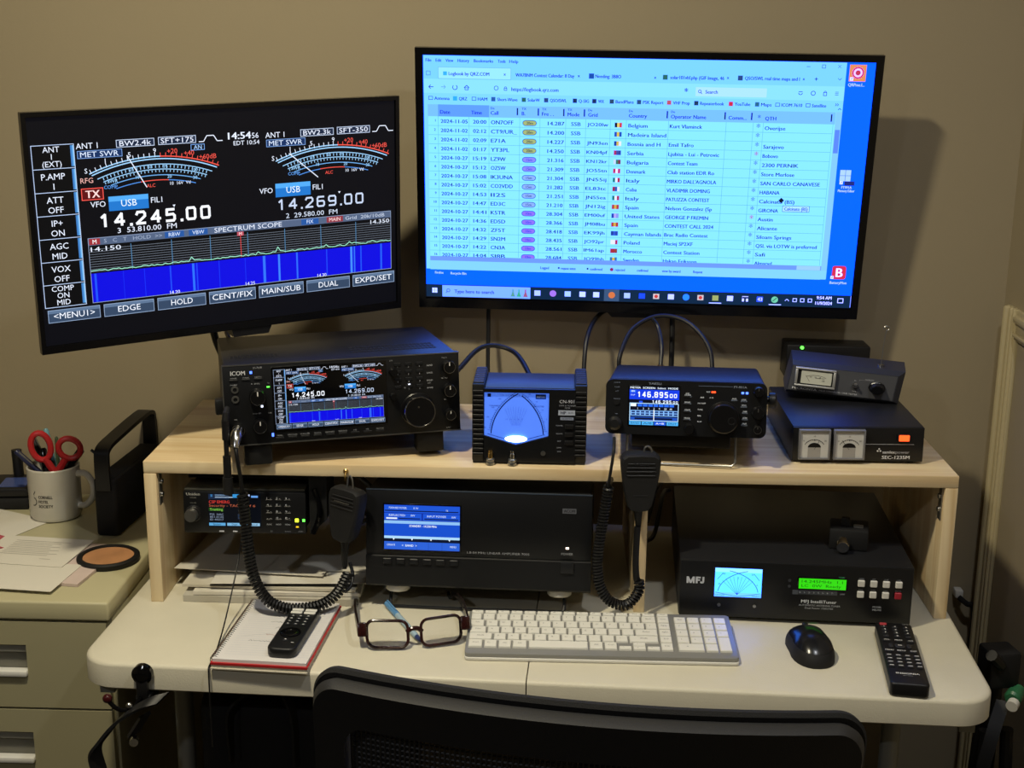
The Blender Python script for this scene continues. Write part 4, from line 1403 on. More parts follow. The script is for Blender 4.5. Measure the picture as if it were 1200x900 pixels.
for k in range(10):
    c.rect(37.5 + 6.7 * k, 44.5, 5, 2.4, '16306c', 3)
    c.rect(37.5 + 6.7 * k, 48, 5, 2.4, '16306c', 3)
c.rect(69, 42, 1, 16, 'ffffff', 4)
c.rect(36, 53, 67, 5.5, '1c4cb0', 2, True); c.rect(42, 54.2, 54, 2.6, '06102c', 3, False)
for k in range(4):
    c.rect(34.5 + 17.8 * k, 59.6, 16.6, 5.2, '4aa8e8' if k != 2 else '1858d8', 2, False)
    c.text(42.8 + 17.8 * k, 62.2, ('BAND', 'A/B', 'A=B', 'SPLIT')[k], 2.4, '06183c' if k != 2 else 'ffffff', a='c', w=12)
p = Canvas(t, x0, FH, y=-0.0002, fg='panel_lettering', bg='panel_print')
p.text(70, 4.6, 'YAESU', 3.2, '8a93a8', w=18, a='c', bold=True)
p.text(200, 6.4, 'FT-991A', 3.0, '9aa4b8', w=18, a='r'); p.rect(132, 5.8, 48, 0.6, '68748c')
p.text(182 + 8, 10.5, '', 1, 'ffffff')
W2 = 'dfe6f4'
for x, y, s_, w_ in ((117, 17.5, 'UP', 5), (117, 19.5, 'CLAR', 9), (117, 30, 'BAND', 8), (117, 41, 'MODE', 8), (117, 53, 'MODE', 8), (137, 31, 'MIC/DSP', 11), (135, 40, 'TUNE', 7), (134, 49, 'F(M)', 5), (134.5, 57.5, 'CLAR', 6), (137.5, 22.5, 'A/B', 5.5), (150.5, 22.5, 'A=B', 5.5), (183, 23, 'FAST', 6), (196.5, 24, 'LOCK', 6.5), (196.5, 32, 'VFO', 6.5), (198.5, 41, 'NB', 5.5), (198.5, 50, 'SCN', 5.5), (198, 58.5, 'SPLIT', 6.5), (146, 14.3, 'BUSY', 5)):
    p.text(x, y, s_, 1.9, W2, a='c', w=w_, bold=True)
    if x == 117 or x > 180:
        p.box(x - w_ / 2 - 1, y + 1.4, w_ + 2, 1.6, '8f9bb4', 0.35)
for x, y, s_ in ((16, 4.5, 'POWER'), (16, 11, 'TUNER'), (16, 17, 'ATT'), (16, 28, 'PHONES'), (16, 36, 'REF'), (16, 50, 'MIC')):
    p.text(x, y, s_, 1.7, '7a8498', a='c')
led(t, x0 + 0.1535, FH - 0.0145, 0.006, 0.0025, m_led_r)
led(t, x0 + 0.1945, FH - 0.0145, 0.0035, 0.003, m_led_b)
led(t, x0 + 0.2005, FH - 0.0145, 0.0035, 0.003, m_led_b)
knob(t, x0 + 0.1685, FH - 0.0505, 0.0228, 0.020, m_knob, None, 'tuning_knob', seg=36)
MB().lathe((x0 + 0.1795, -0.0195, FH - 0.053), (x0 + 0.1795, -0.0208, FH - 0.053), [(0, 0.0058), (0.001, 0.0055), (0.001, 0.0045), (0.0004, 0.0040)], 18).build('finger_dimple', m_black, t)
knob(t, x0 + 0.1205, FH - 0.068, 0.0075, 0.012, m_knob, None, 'multi_knob')
for z, r in ((0.0115, 0.0075), (0.042, 0.0090), (0.0655, 0.0060)):
    knob(t, x0 + 0.2165, FH - z, r, 0.013, m_knob, m_steel if r < 0.007 else None, 'gain_knob', pointer=m_steel)
buttons(t, [(x0 + 0.1155, FH - z / 1000) for z in (22, 33, 44, 56)], 0.009, 0.0025)
MB().cyl((x0 + 0.016, 0, FH - 0.033), (x0 + 0.016, -0.002, FH - 0.033), 0.004, seg=14).build('jack', m_black, t)
MB().lathe((x0 + 0.014, 0, FH - 0.063), (x0 + 0.014, -0.012, FH - 0.063), [(0, 0.010), (0.008, 0.010), (0.010, 0.008), (0.012, 0.006)], 18).build('microphone_plug', m_black, t)
MB().lathe((-x0, 0.02, FH - 0.026), (-x0 + 0.014, 0.02, FH - 0.026), [(0, 0.006), (0.004, 0.006), (0.004, 0.011), (0.012, 0.011), (0.014, 0.009)], 18).build('side_knob', m_black, t)
# bail
bz = -0.0435
bl = [(-0.083, 0.018, 0.004), (-0.083, 0.012, bz + 0.005), (-0.078, 0.011, bz), (0.068, 0.011, bz), (0.073, 0.012, bz + 0.005), (0.073, 0.018, 0.004)]
MB().tube(bl, 0.0018, 8).build('bail_stand', mat('bail_wire', '8a8a88', 0.3, 0.8), t)
for x in (-0.08, 0.06):
    MB().box(x, x + 0.02, FD - 0.03, FD - 0.01, -0.0135, 0.004, 0.003).build('rear_foot', m_rubber, t)
MB().box(-0.078, 0.066, 0.03, 0.19, -0.022, 0.003, 0.003).build('bottom_speaker', m_black, t)

# ---------------------------------------------------------------- switching power supply
PW, PH, PD = 0.19, 0.0555, 0.232
t = empty('power_supply', (0.4525, 0.053, SZ), (0, R(-0.5), R(0.2)),
          'flat black power supply with two square meters and a red lit switch', 'power supply')
x0 = -PW / 2
Z0 = 0.0035
MB().box(x0, -x0, 0.002, PD, Z0, PH, 0.0015).build('case', m_case, t)
MB().box(x0, -x0, -0.001, 0.003, Z0, PH - 0.001, 0.0008).build('front_panel', m_panel, t)
m_bez = mat('meter_bezel_grey', '74757a', 0.3, var=0.05)
for xm in (8, 58.5):
    g = empty('panel_meter', (0, 0, 0)); g.parent = t
    xa = x0 + xm / 1000
    mw = 0.0455
    za, zb = 0.0075, 0.0525
    b = MB()
    b.box(xa, xa + 0.0025, -0.009, 0, za, zb, 0.0006); b.box(xa + mw - 0.0025, xa + mw, -0.009, 0, za, zb, 0.0006)
    b.box(xa + 0.0025, xa + mw - 0.0025, -0.009, 0, za, za + 0.0025, 0.0006); b.box(xa + 0.0025, xa + mw - 0.0025, -0.009, 0, zb - 0.0025, zb, 0.0006)
    b.build('meter_bezel', m_bez, g)
    MB().box(xa + 0.002, xa + mw - 0.002, -0.006, -0.001, za + 0.002, zb - 0.002).build('meter_face', mat('meter_face_white', 'c4c4c2', 0.5, var=0.03), g, 0)
    p = Canvas(t, xa, zb, y=-0.0061, fg='meter_markings', bg='meter_print')
    p.pline(arcpts(22.7, 32, 17, 215, 325), 0.6, '3a3a3c')
    for k in range(11):
        a = R(217 + 10.6 * k); p.line(22.7 + 15.5 * math.cos(a), 32 + 15.5 * math.sin(a), 22.7 + 17.5 * math.cos(a), 32 + 17.5 * math.sin(a), 0.5, '3a3a3c')
    for k, s_ in enumerate(('0', '10', '20')):
        a = R(222 + 48 * k); p.text(22.7 + 21 * math.cos(a), 31 + 21 * math.sin(a), s_, 2.2, '2a2a2c', a='c')
    p.text(22.7, 16, 'V' if xm > 20 else 'A', 2.6, '2a2a2c', a='c')
    p.poly([(22.7 + 9.5 * math.cos(R(a)), 27 + 7 * math.sin(R(a))) for a in range(180, 361, 15)], '141416', 2)
    p.rect(13.5, 27, 18.4, 15.5, '9c9a98', 2, False)
    p.line(22.7, 30, 12 if xm > 20 else 30, 16, 0.5, '101010', 3)
p = Canvas(t, x0, PH, y=-0.0012, fg='panel_lettering', bg='panel_print')
p.rect(106, 25.5, 70, 0.6, 'b8bac0')
p.disc(126, 33, 1.3, 'd0d2d8'); p.disc(124, 36, 1.3, 'd0d2d8'); p.disc(128, 36, 1.3, 'd0d2d8')
p.text(131, 37.5, 'samlex', 4.2, 'd4d6dc', w=18, bold=True); p.text(150, 37.5, 'power', 4.2, 'a8aab2', w=20)
p.text(150.5, 45.5, 'SEC-1235M', 5.0, 'dcdee4', w=40, a='c', bold=True)
MB().box(x0 + 0.151, x0 + 0.170, -0.004, 0, PH - 0.0215, PH - 0.0095, 0.0012).build('switch_surround', m_black, t)
MB().box(x0 + 0.153, x0 + 0.168, -0.0055, -0.003, PH - 0.020, PH - 0.011, 0.001).build('rocker_switch', mat('lit_rocker', 'ff4a1c', 0.3, var=0, emit=2.6), t)
for x in (-0.08, 0.08):
    for y in (0.012, PD - 0.012):
        MB().cyl((x, y, 0), (x, y, Z0 + 0.001), 0.006, seg=12).build('foot', m_rubber, t)

# ---------------------------------------------------------------- field strength meter on the power supply
FMS = (0.162 / 0.157, 1.0, 0.75)
t = empty('field_meter', (0.4525, 0.190, SZ + PH + 0.0062), (R(0), R(3.6), R(-8.9)),
          'grey tilted field strength meter with whip antenna, lying on the power supply', 'meter')
t.scale = FMS
m_fm = mat('grey_abs', '45464b', 0.5, var=0.06, scale=80)
m_fmd = mat('dark_grey_abs', '2b2d34', 0.45, var=0.06)
fwid, fh = 0.162, 0.0625
# body: front panel slightly smaller than the rear
def zz(x): return 0.0
F = [(-0.081, 0, 0.006), (0.076, 0, 0.006), (0.080, 0.006, 0.058), (-0.076, 0.006, 0.058)]
Bk = [(-0.085, 0.085, 0.0), (0.094, 0.085, 0.0), (0.094, 0.085, 0.066), (-0.078, 0.085, 0.066)]
M1 = [(-0.083, 0.006, 0.0), (0.084, 0.006, 0.0), (0.090, 0.016, 0.066), (-0.077, 0.016, 0.066)]
b = MB(); b.add(F + M1 + Bk, [(0, 1, 2, 3)] + [(k, 4 + k, 4 + (k + 1) % 4, (k + 1) % 4) for k in range(4)] + [(4 + k, 8 + k, 8 + (k + 1) % 4, 4 + (k + 1) % 4) for k in range(4)] + [(11, 10, 9, 8)])
b.build('case', m_fmd, t, 20)
# front panel plate lies on the sloped face
n_ = Vector((0, -0.052, 0.006)).normalized()
def onface(x, y, layer):
    z = 0.058 - y / 1000
    return (x / 1000 - 0.079, 0.0 + 0.006 * (z - 0.006) / 0.052 - 0.0006 - layer * 0.00015, z)
b = MB(); b.add([(-0.0795, -0.0004, 0.0075), (0.0745, -0.0004, 0.0075), (0.0785, 0.0054, 0.057), (-0.0748, 0.0054, 0.057)] + [(-0.0795, 0.002, 0.0075), (0.0745, 0.002, 0.0075), (0.0785, 0.008, 0.057), (-0.0748, 0.008, 0.057)], [(0, 1, 2, 3)] + [(k, 4 + k, 4 + (k + 1) % 4, (k + 1) % 4) for k in range(4)] + [(7, 6, 5, 4)])
b.build('front_panel', m_fm, t, 0)
g = empty('panel_meter', (-0.041, -0.0005, 0.0375), (R(-6.6), 0, 0)); g.parent = t
b = MB(); mw, mh = 0.030, 0.0195
b.box(-mw, mw, -0.005, 0.003, mh - 0.004, mh, 0.001); b.box(-mw, mw, -0.005, 0.003, -mh, -mh + 0.004, 0.001)
b.box(-mw, -mw + 0.004, -0.005, 0.003, -mh + 0.004, mh - 0.004, 0.001); b.box(mw - 0.004, mw, -0.005, 0.003, -mh + 0.004, mh - 0.004, 0.001)
b.build('meter_bezel', mat('silver_bezel', 'b0b0ae', 0.35, 0.5), g)
b = MB(); b.box(-mw + 0.004, mw - 0.004, -0.001, 0.003, -mh + 0.004, mh - 0.004); b.build('meter_well', m_black, g, 0)
MB().box(-mw + 0.009, mw - 0.006, -0.0022, 0.001, -mh + 0.0065, mh - 0.006).build('meter_face', mat('meter_face_aged', 'c2c3b6', 0.5, var=0.04), g, 0)
p = Canvas(g, -0.030, 0.0195, y=-0.0023, fg='meter_markings', bg='meter_print')
p.pline(arcpts(31, 42, 28, 238, 302), 0.6, '303030'); p.line(16, 16, 22, 28, 0.5, '202020'); p.line(30, 20, 44, 19, 0.6, '404040'); p.text(22, 18, '0  2  4', 2.2, '303030', w=16)
p.text(40, 24, 'DB', 2.2, '303030')
p = Canvas(t, 0, 0, fn=onface, fg='panel_lettering', bg='panel_print')
p.text(6, 46.0, 'MICRONTA', 4.6, 'e4e6ec', w=36, bold=True); p.text(46, 46.2, 'FIELD STRENGTH / SWR TESTER', 2.8, 'd0d2da', w=56)
p.text(97, 40, 'SWR', 2, 'b8bac2', a='c'); p.text(97, 18, 'FS', 2, 'b8bac2', a='c')
p.pline([(103, 18), (103, 15.5), (132, 15.5), (132, 18)], 0.4, '9a9ca4'); p.text(117.5, 13.5, 'CALIBRATE', 1.8, 'b8bac2', a='c')
MB().cyl((0.018, 0.001, 0.031), (0.018, -0.004, 0.031), 0.0045, seg=14).build('switch_collar', m_chrome, t)
MB().cyl((0.018, -0.003, 0.031), (0.018, -0.011, 0.037), 0.0018, 0.0026, seg=10).build('toggle_switch', m_chrome, t)
kb_ = MB(); kb_.lathe((0.050, 0.001, 0.0315), (0.050, -0.014, 0.0300), [(0, 0.0125), (0.003, 0.0125), (0.004, 0.011), (0.013, 0.0098), (0.0145, 0.0085)], 10)
kb_.build('calibration_knob', m_knob, t, 20)
MB().cyl((0.055, 0.035, 0.064), (0.055, 0.035, 0.070), 0.005, seg=14).build('antenna_collar', m_chrome, t)
an = MB(); an.tube([(0.055, 0.035, 0.068), (0.0545, 0.037, 0.11), (0.056, 0.040, 0.1425)], 0.0007, 6)
tip = [(0.056 + 0.0042 * math.sin(a_) , 0.040, 0.1468 - 0.0042 * math.cos(a_)) for a_ in [2 * PI * k / 14 * 0.86 for k in range(15)]]
an.tube(tip, 0.0008, 6)
an.build('whip_antenna', m_steel, t)

# ---------------------------------------------------------------- black box on the wall with a green light
t = empty('power_box', (0.466, WY, 1.0105), (0, R(1.0), 0), 'flat black box with green light, behind the field strength meter', 'power adapter')
MB().box(-0.069, 0.071, -0.055, 0, -0.01, 0.048, 0.003).build('case', m_black, t)
MB().cyl((-0.044, -0.055, 0.0435), (-0.044, -0.0575, 0.0435), 0.0028, seg=14).build('indicator_light', m_led_g, t)

# ---------------------------------------------------------------- scanner hung under the shelf
SW, SHh, SDp = 0.18, 0.0645, 0.13
t = empty('scanner_receiver', (-0.444, 0.0095, 0.8425), (R(-2.4), R(0.3), R(2.0)),
          'small black desktop scanner with keypad, bracketed under the shelf', 'radio')
x0 = -SW / 2
MB().box(x0 + 0.002, -x0 - 0.002, 0.008, SDp, 0.002, SHh - 0.001, 0.003).build('case', m_case, t)
MB().box(x0, -x0, 0, 0.012, 0, SHh, 0.003).build('front_panel', m_panel, t)
MB().box(x0 + 0.001, -x0 - 0.001, 0.003, 0.05, SHh - 0.001, SHh + 0.004, 0.002).build('top_rim', mat('scanner_rim_grey', '46463f', 0.45), t)
c = Canvas(t, x0, SHh, y=-0.0004, emit=0.8)
c.rect(37, 3.5, 77, 51, '060a14', 0, True)
c.rect(37.5, 4, 30, 8, '1c2c48', 1, False); c.text(41, 6.5, 'II', 4, '50b0ff'); c.rect(47, 5, 20, 1.2, '8fb0d0'); c.rect(47, 8, 26, 1.6, 'b0c8e0')
c.rect(73, 4, 14, 5.5, '3aa0e8', 1, False); c.rect(90, 4, 8, 3, 'c8d8ff', 1); c.rect(100, 6, 10, 3, '70b0ff', 1)
c.text(38, 16, 'CSP EMERG', 4.4, 'd84038', w=30, bold=True); c.text(38, 21.5, 'Security - TAC', 3.8, 'c86848', w=44); c.text(86, 21.5, '4 of 6', 3.6, 'c86848', w=20)
c.rect(37.5, 25, 22, 5, '204818', 1, False); c.text(39, 27.5, 'Trunking', 3.6, 'a0e860', w=19)
for k in range(3):
    c.text(39, 35 + 4 * k, ('P25  NAC', '851.0125', 'ID 40217')[k], 2.8, '98a8c0', w=20)
c.rect(80, 34, 7, 8, '2a3850', 1); c.text(90, 38, 'UID', 3, '98a8c0')
c.rect(37.5, 48, 24, 4.4, '68b8f0', 2, False); c.rect(64, 48, 22, 4.4, '88c8f4', 2, False); c.rect(92, 48, 20, 4.4, 'a0d4f8', 2, False)
for x, s_ in ((49, 'System'), (75, 'Dept'), (102, 'Channel')):
    c.text(x, 50.2, s_, 2.8, '0a2040', a='c')
p = Canvas(t, x0, SHh, y=-0.0002, fg='panel_lettering', bg='panel_print')
p.text(15, 4.5, 'Uniden', 4.0, 'b8b8b4', w=20, a='c', bold=True); p.text(15, 10, 'SDS200', 2.0, '8a8a86', a='c'); p.text(15, 18, 'VOL/SQL', 1.7, '8a8a86', a='c')
ky = ('1', '2', '3', '4', '5', '6', '7', '8', '9', '.', '0', 'E')
for j in range(4):
    for k in range(3):
        p.text(126 + 13.5 * k, 9.5 + 10 * j, ky[3 * j + k] + ' -', 2.8, 'c8ccd4', a='c', w=6.5)
for k, s_ in enumerate(('FUNC', 'AVOID', 'MENU')):
    p.text(126 + 13.5 * k, 49.5, s_, 2.2, 'c0c4cc', a='c', w=7.5)
for x, s_ in ((129, 'ZIP'), (153, 'RANGE'), (172, 'ALERT')):
    p.text(x, 60, s_, 1.8, '8a8e98', a='c')
p.rect(52, 60, 7, 1.8, 'd8dce4', 2); p.rect(72, 60, 7, 1.8, 'd8dce4', 2)
buttons(t, [(x0 + (126 + 13.5 * k) / 1000, SHh - (12.5 + 10 * j) / 1000) for j in range(4) for k in range(3)], 0.0095, 0.0022, 0.001)
knob(t, x0 + 0.015, SHh - 0.034, 0.0125, 0.006, m_black, None, 'squelch_ring')
knob(t, x0 + 0.0135, SHh - 0.034, 0.0100, 0.016, m_steel, None, 'volume_knob')
led(t, x0 + 0.1665, SHh - 0.043, 0.005, 0.005, m_led_y); led(t, x0 + 0.1765, SHh - 0.043, 0.0035, 0.0035, m_led_g); led(t, x0 + 0.167, SHh - 0.053, 0.004, 0.002, mat('amber_led', 'd8b020', 0.3, var=0, emit=1.2))
# hanging bracket
br = MB()
br.front([(-0.088, SHh + 0.012), (0.112, SHh + 0.012), (0.112, SHh + 0.026), (-0.088, SHh + 0.026)], 0.03, 0.11)
br.build('bracket_top', m_blackm, t, 0)
br = MB()
br.add([(0.094, 0.012, -0.004), (0.094, 0.09, -0.004), (0.120, 0.09, 0.022), (0.120, 0.004, 0.022), (0.120, 0.004, SHh + 0.026), (0.120, 0.09, SHh + 0.026), (0.094, 0.004, SHh + 0.026), (0.094, 0.09, SHh + 0.026)],
       [(0, 1, 2, 3), (3, 2, 5, 4), (4, 5, 7, 6), (6, 7, 1, 0), (0, 3, 4, 6), (1, 7, 5, 2)])
br.build('bracket_side', m_blackm, t, 0)
MB().tube(catmull([(0.100, 0.0, 0.002), (0.108, -0.002, 0.022), (0.110, -0.002, 0.045), (0.102, 0.0, 0.07)], 6), 0.004, 8).build('bracket_edge', m_gloss, t)

# ---------------------------------------------------------------- linear amplifier
AW, AH, AD = 0.33, 0.145, 0.325
t = empty('amplifier', (-0.0995, -0.013, 0.7725), (R(-6.3), R(-0.2), R(-2.65)),
          'wide black amplifier with blue status display, under the shelf behind the keyboard', 'amplifier')
x0 = -AW / 2
MB().box(x0 + 0.002, -x0 - 0.002, 0.004, AD, 0.001, AH - 0.001, 0.002).build('case', m_case, t)
MB().box(x0, -x0, 0, 0.005, AH - 0.098, AH, 0.0012).build('front_panel', m_panel, t)
b = MB(); b.prism([(0, 0), (0.006, 0.0), (0.006, 0.046), (0.000, 0.0465), (-0.002, 0.0450), (-0.002, 0.003)], lambda u, v: (x0, u, v), lambda u, v: (-x0, u, v))
b.build('lower_panel', mat('amp_chin', '0e0f12', 0.5), t, 20)
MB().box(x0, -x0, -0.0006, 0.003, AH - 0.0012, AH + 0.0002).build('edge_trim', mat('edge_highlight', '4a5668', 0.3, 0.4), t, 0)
MB().box(x0 + 0.025, x0 + 0.140, -0.0010, 0.001, AH - 0.092, AH - 0.0205, 0.0006).build('screen', m_gloss, t)
c = Canvas(t, x0, AH, y=-0.0012, emit=1.0)
c.rect(27, 22.5, 111, 67, '0a2a9c', 0, True)
c.rect(27, 23, 111, 11, '1c56d8', 1, True); c.rect(27, 35, 55, 10, '1c56d8', 1, True); c.rect(84, 35, 54, 10, '1c56d8', 1, True)
c.rect(27, 46, 111, 4.5, '8fc4f8', 1, True); c.rect(27, 50.5, 111, 18.5, '1450d0', 1, True); c.rect(27, 69, 111, 3.8, 'b0dcfc', 1, True); c.rect(27, 77.5, 111, 11.5, '2c62d8', 1, True); c.rect(27, 72.8, 111, 4.7, '06102c', 1, True)
c.text(34, 27, 'FORWARD POWER', 2.8, 'e0f0ff', w=26); c.text(70, 27, '0 W', 2.8, 'e0f0ff'); c.text(118, 29, '1k', 2.6, 'e0f0ff'); c.rect(28, 30.5, 108, 1.6, '06184c', 2)
c.text(34, 38, 'REFLECTED', 2.8, 'e0f0ff', w=24); c.text(66, 38, '0W', 2.8, 'e0f0ff'); c.text(90, 38.5, 'INPUT POWER', 2.8, 'e0f0ff', w=28); c.text(126, 39, '0W', 2.8, 'e0f0ff')
c.rect(30, 41.6, 16, 2.2, 'f0f8ff', 2); c.rect(48, 41.9, 32, 1.6, '06184c', 2); c.rect(86, 41.9, 50, 1.6, '06184c', 2)
c.text(84, 53.5, 'STANDBY - 14.250 MHz', 3.2, 'f0f8ff', w=40, a='c', bold=True)
for x in (41, 68, 96, 123):
    c.poly([(x - 1.6, 72.5), (x + 1.6, 72.5), (x, 75.5)], 'e8f4ff', 3)
c.text(31, 82.5, 'OPERATE', 2.8, 'e8f4ff', w=12); c.text(53, 83, '<  BAND  >', 3.2, 'e8f4ff', w=22, bold=True); c.text(124, 83.2, 'MENU', 2.8, 'e8f4ff', w=9)
for x in (75, 92, 112):
    c.rect(x, 78, 0.5, 11, '1844a8', 3)
p = Canvas(t, x0, AH, y=-0.0002, fg='panel_lettering', bg='panel_print')
p.text(149, 90.5, '1.8-54 MHz LINEAR AMPLIFIER 700S', 3.2, 'a4a6ac', w=91)
p.rect(287, 20.5, 20, 7.5, '5c5e66', 1, False); p.text(297, 24.2, 'ACOM', 4.2, '1c1d22', a='c', w=16, bold=True, layer=2)
p.text(295, 88, 'POWER', 3.4, 'a4a6ac', a='c', w=17)
led(t, x0 + 0.295, AH - 0.0795, 0.0045, 0.0028, mat('amber_white_led', 'ffe8d0', 0.3, var=0, emit=2.5))
buttons(t, [(x0 + x / 1000, AH - 0.1065) for x in (32, 51.5, 71, 90.5, 110, 130)], 0.0125, 0.0085, 0.003, m_btn, -0.002, bev=0.001)
MB().box(x0 + 0.286, x0 + 0.305, -0.0055, -0.0015, AH - 0.116, AH - 0.099, 0.0012).build('power_switch', m_btn, t)
for x in (0.044, 0.284):
    MB().cyl((x0 + x, 0.022, -0.011), (x0 + x, 0.022, 0.002), 0.018, seg=24, bev=0.002).build('foot', mat('foot_cream', 'd8d4c8', 0.4), t)
bl = [(x0 + 0.034, 0.030, 0.0), (x0 + 0.034, 0.012, -0.031), (x0 + 0.038, 0.010, -0.0335), (x0 + 0.15, 0.008, -0.0335), (x0 + 0.288, 0.010, -0.0335), (x0 + 0.292, 0.012, -0.031), (x0 + 0.292, 0.030, 0.0)]
MB().tube(bl, 0.0026, 8).build('bail_stand', m_black, t)

# ---------------------------------------------------------------- automatic antenna tuner
MW, MH, MD = 0.33, 0.0885, 0.335
t = empty('antenna_tuner', (0.3595, -0.029, TZ + 0.001), (0, R(0.0), R(-3.0)),
          'long black antenna tuner with lit cross-needle meter and green display', 'tuner')
x0 = -MW / 2
Z0 = 0.006
MH2 = 0.0915
MB().box(x0 - 0.001, -x0 + 0.001, 0.003, MD, Z0, MH2, 0.0015).build('cover', m_case, t)
MB().box(x0, -x0, 0, 0.004, Z0, MH2 - 0.001, 0.0008).build('front_panel', m_panel, t)
MB().front([(x0 + 0.048, MH2 - 0.0545), (x0 + 0.118, MH2 - 0.0545), (x0 + 0.118, MH2 - 0.008), (x0 + 0.048, MH2 - 0.008)], -0.0012, 0.001).build('meter_window', m_gloss, t, 0)
MB().box(x0 + 0.167, x0 + 0.238, -0.0012, 0.001, MH2 - 0.0375, MH2 - 0.0185, 0.0005).build('display_window', m_gloss, t)
c = Canvas(t, x0, MH2, y=-0.0014, emit=1.0, gain=(1.3, 1.35, 6.0), bg='meter_backlight', fg='meter_scale')
c.rect(49.5, 9.5, 67, 44, '62dcea', 0, True)
c.rect(49.5, 9.5, 67, 6, '8fe8f4', 1, True); c.rect(49.5, 47, 67, 6.5, '6cc4e4', 1, True)
KM = '0c2a3c'
c.pline([(112 + 58 * math.cos(R(a_)), 49 + 37 * math.sin(R(a_))) for a_ in range(186, 256, 4)], 0.9, KM); c.pline([(54 + 58 * math.cos(R(a_)), 49 + 37 * math.sin(R(a_))) for a_ in range(354, 284, -4)], 0.9, KM)
for k in range(9):
    a = R(-130 + 10 * k); c.line(82, 50, 82 + 34 * math.cos(a), 50 + 28 * math.sin(a), 0.35, KM)
for x, y, a_ in ((57, 22, -55), (109, 22, 55)):
    c.line(x - 4, y + (5 if a_ < 0 else -5), x + 4, y - (5 if a_ < 0 else -5), 0.6, KM)
for x, y, s_ in ((62, 18, '100'), (103, 18, '20'), (56, 34, '30'), (110, 34, '6'), (83, 24, '2')):
    c.text(x, y, s_, 2.4, KM, a='c')
c.pline([(51, 47), (66, 50), (83, 52.5), (100, 50), (115, 47)], 0.7, '1c4c80')
c.text(57, 51, 'FORWARD', 2, KM, a='c'); c.text(109, 51, 'REFLECT', 2, KM, a='c')
c = Canvas(t, x0, MH2, y=-0.0014, emit=1.0, bg='lcd_backlight', fg='lcd_characters')
c.rect(169, 20.3, 67, 15.8, '34dc10', 1, True)
c.text(173, 24.7, '14.245MHz  1.1', 4.2, '0c5808', w=58); c.text(173, 31.3, 'LC  0W  Ready', 4.2, '0c5808', w=56)
p = Canvas(t, x0, MH2, y=-0.0002, fg='panel_lettering', bg='panel_print')
for a_, b_ in (((9, 35), (9, 25)), ((18, 35), (18, 25))):
    p.rect(a_[0], 25, 2.8, 10.2, 'c8ccd4', 1)
p.poly([(9, 25), (12, 25), (14.9, 31), (17.8, 25), (20.8, 25), (16.2, 35.2), (13.6, 35.2)], 'c8ccd4', 2)
p.rect(22.2, 25, 2.8, 10.2, 'c8ccd4', 1); p.rect(25, 25, 4.2, 2.4, 'c8ccd4', 1); p.rect(25, 29, 3.4, 2.2, 'c8ccd4', 1)
p.rect(31.6, 25, 2.8, 7.6, 'c8ccd4', 1); p.poly([(28.8, 32.2), (31.6, 32.2), (34.4, 32.2), (33.8, 34.4), (32, 35.2), (29.6, 35.2), (28.6, 34)], 'c8ccd4', 1)
p.text(174, 56, 'MFJ IntelliTuner', 4.6, 'd8dce4', w=50, bold=True); p.text(171, 62, 'AUTOMATIC ANTENNA TUNER', 2.6, 'b8bcc4', w=59); p.text(180, 66.3, 'Dual Power 1500/750', 2.4, 'b8bcc4', w=40)
p.rect(161, 39, 8, 7, '50545c', 1, False); p.rect(169.5, 39, 55, 6.5, '3c4048', 1, False)
for k in range(8):
    p.text(172 + 6.5 * k, 42.3, '0123456789'[k] + '-', 2.4, 'c0c4cc', a='c', layer=2)
p.text(232, 43, 'LIMIT', 2, 'b0b4bc', a='c'); p.text(229, 17.5, 'TUNED', 1.8, '60d0a0', a='c')
p.text(282, 60.5, 'MODEL', 2.6, 'b8bcc4', a='c'); p.text(282, 65, 'MFJ-998', 2.6, 'b8bcc4', a='c')
for j in range(2):
    for k in range(4):
        p.text(257 + 17.6 * k, 17.8 + 16.8 * j, ('MODE', 'ANT', 'C-UP', 'L-UP', 'TUNE', 'C-DN', 'L-DN', 'POWER')[4 * j + k], 1.7, 'a0a4ac', a='c')
bw = buttons(t, [(x0 + (257 + 17.6 * k) / 1000, MH2 - (24.5 + 16.8 * j) / 1000) for j in range(2) for k in range(4) if not (j == 1 and k == 3)], 0.0098, 0.0098, 0.004, mat('white_button', 'd4d2cc', 0.4), bev=0.001)
buttons(t, [(x0 + 0.3098, MH2 - 0.0413)], 0.0098, 0.0098, 0.004, mat('red_button', 'a02030', 0.4), name='power_button', bev=0.001)
for y in (25, 34):
    MB().cyl((x0 + 0.156, 0, MH2 - y / 1000), (x0 + 0.156, -0.0012, MH2 - y / 1000), 0.0022, seg=12).build('indicator', mat('dark_led', '3a3c42', 0.3), t)
for x in (57, 108):
    MB().cyl((x0 + x / 1000, 0, MH2 - 0.067), (x0 + x / 1000, -0.0016, MH2 - 0.067), 0.0024, seg=12).build('screw', m_steel, t)
for x in (-0.14, 0.14):
    for y in (0.025, MD - 0.03):
        MB().cyl((x, y, 0), (x, y, Z0 + 0.001), 0.009, seg=14).build('foot', m_rubber, t)

# small black switch box with a silver knob, on the tuner
t = empty('coax_switch', (0.438, 0.030, TZ + 0.0925), (0, R(-0.5), R(-12)), 'small black switch box with silver knob, on the tuner', 'switch')
MB().box(-0.022, 0.034, 0.0, 0.05, 0.0, 0.032, 0.003).build('case', m_blackm, t)
MB().box(-0.006, 0.007, 0.012, 0.024, 0.032, 0.046, 0.002).build('top_post', m_black, t)
MB().box(0.012, 0.026, 0.010, 0.02, 0.032, 0.035, 0.001).build('top_tab', m_steel, t)
MB().lathe((-0.002, 0.0, 0.016), (-0.002, -0.022, 0.012), [(0, 0.006), (0.006, 0.006), (0.006, 0.0095), (0.020, 0.0095), (0.022, 0.0085)], 20).build('knob', m_chrome, t)

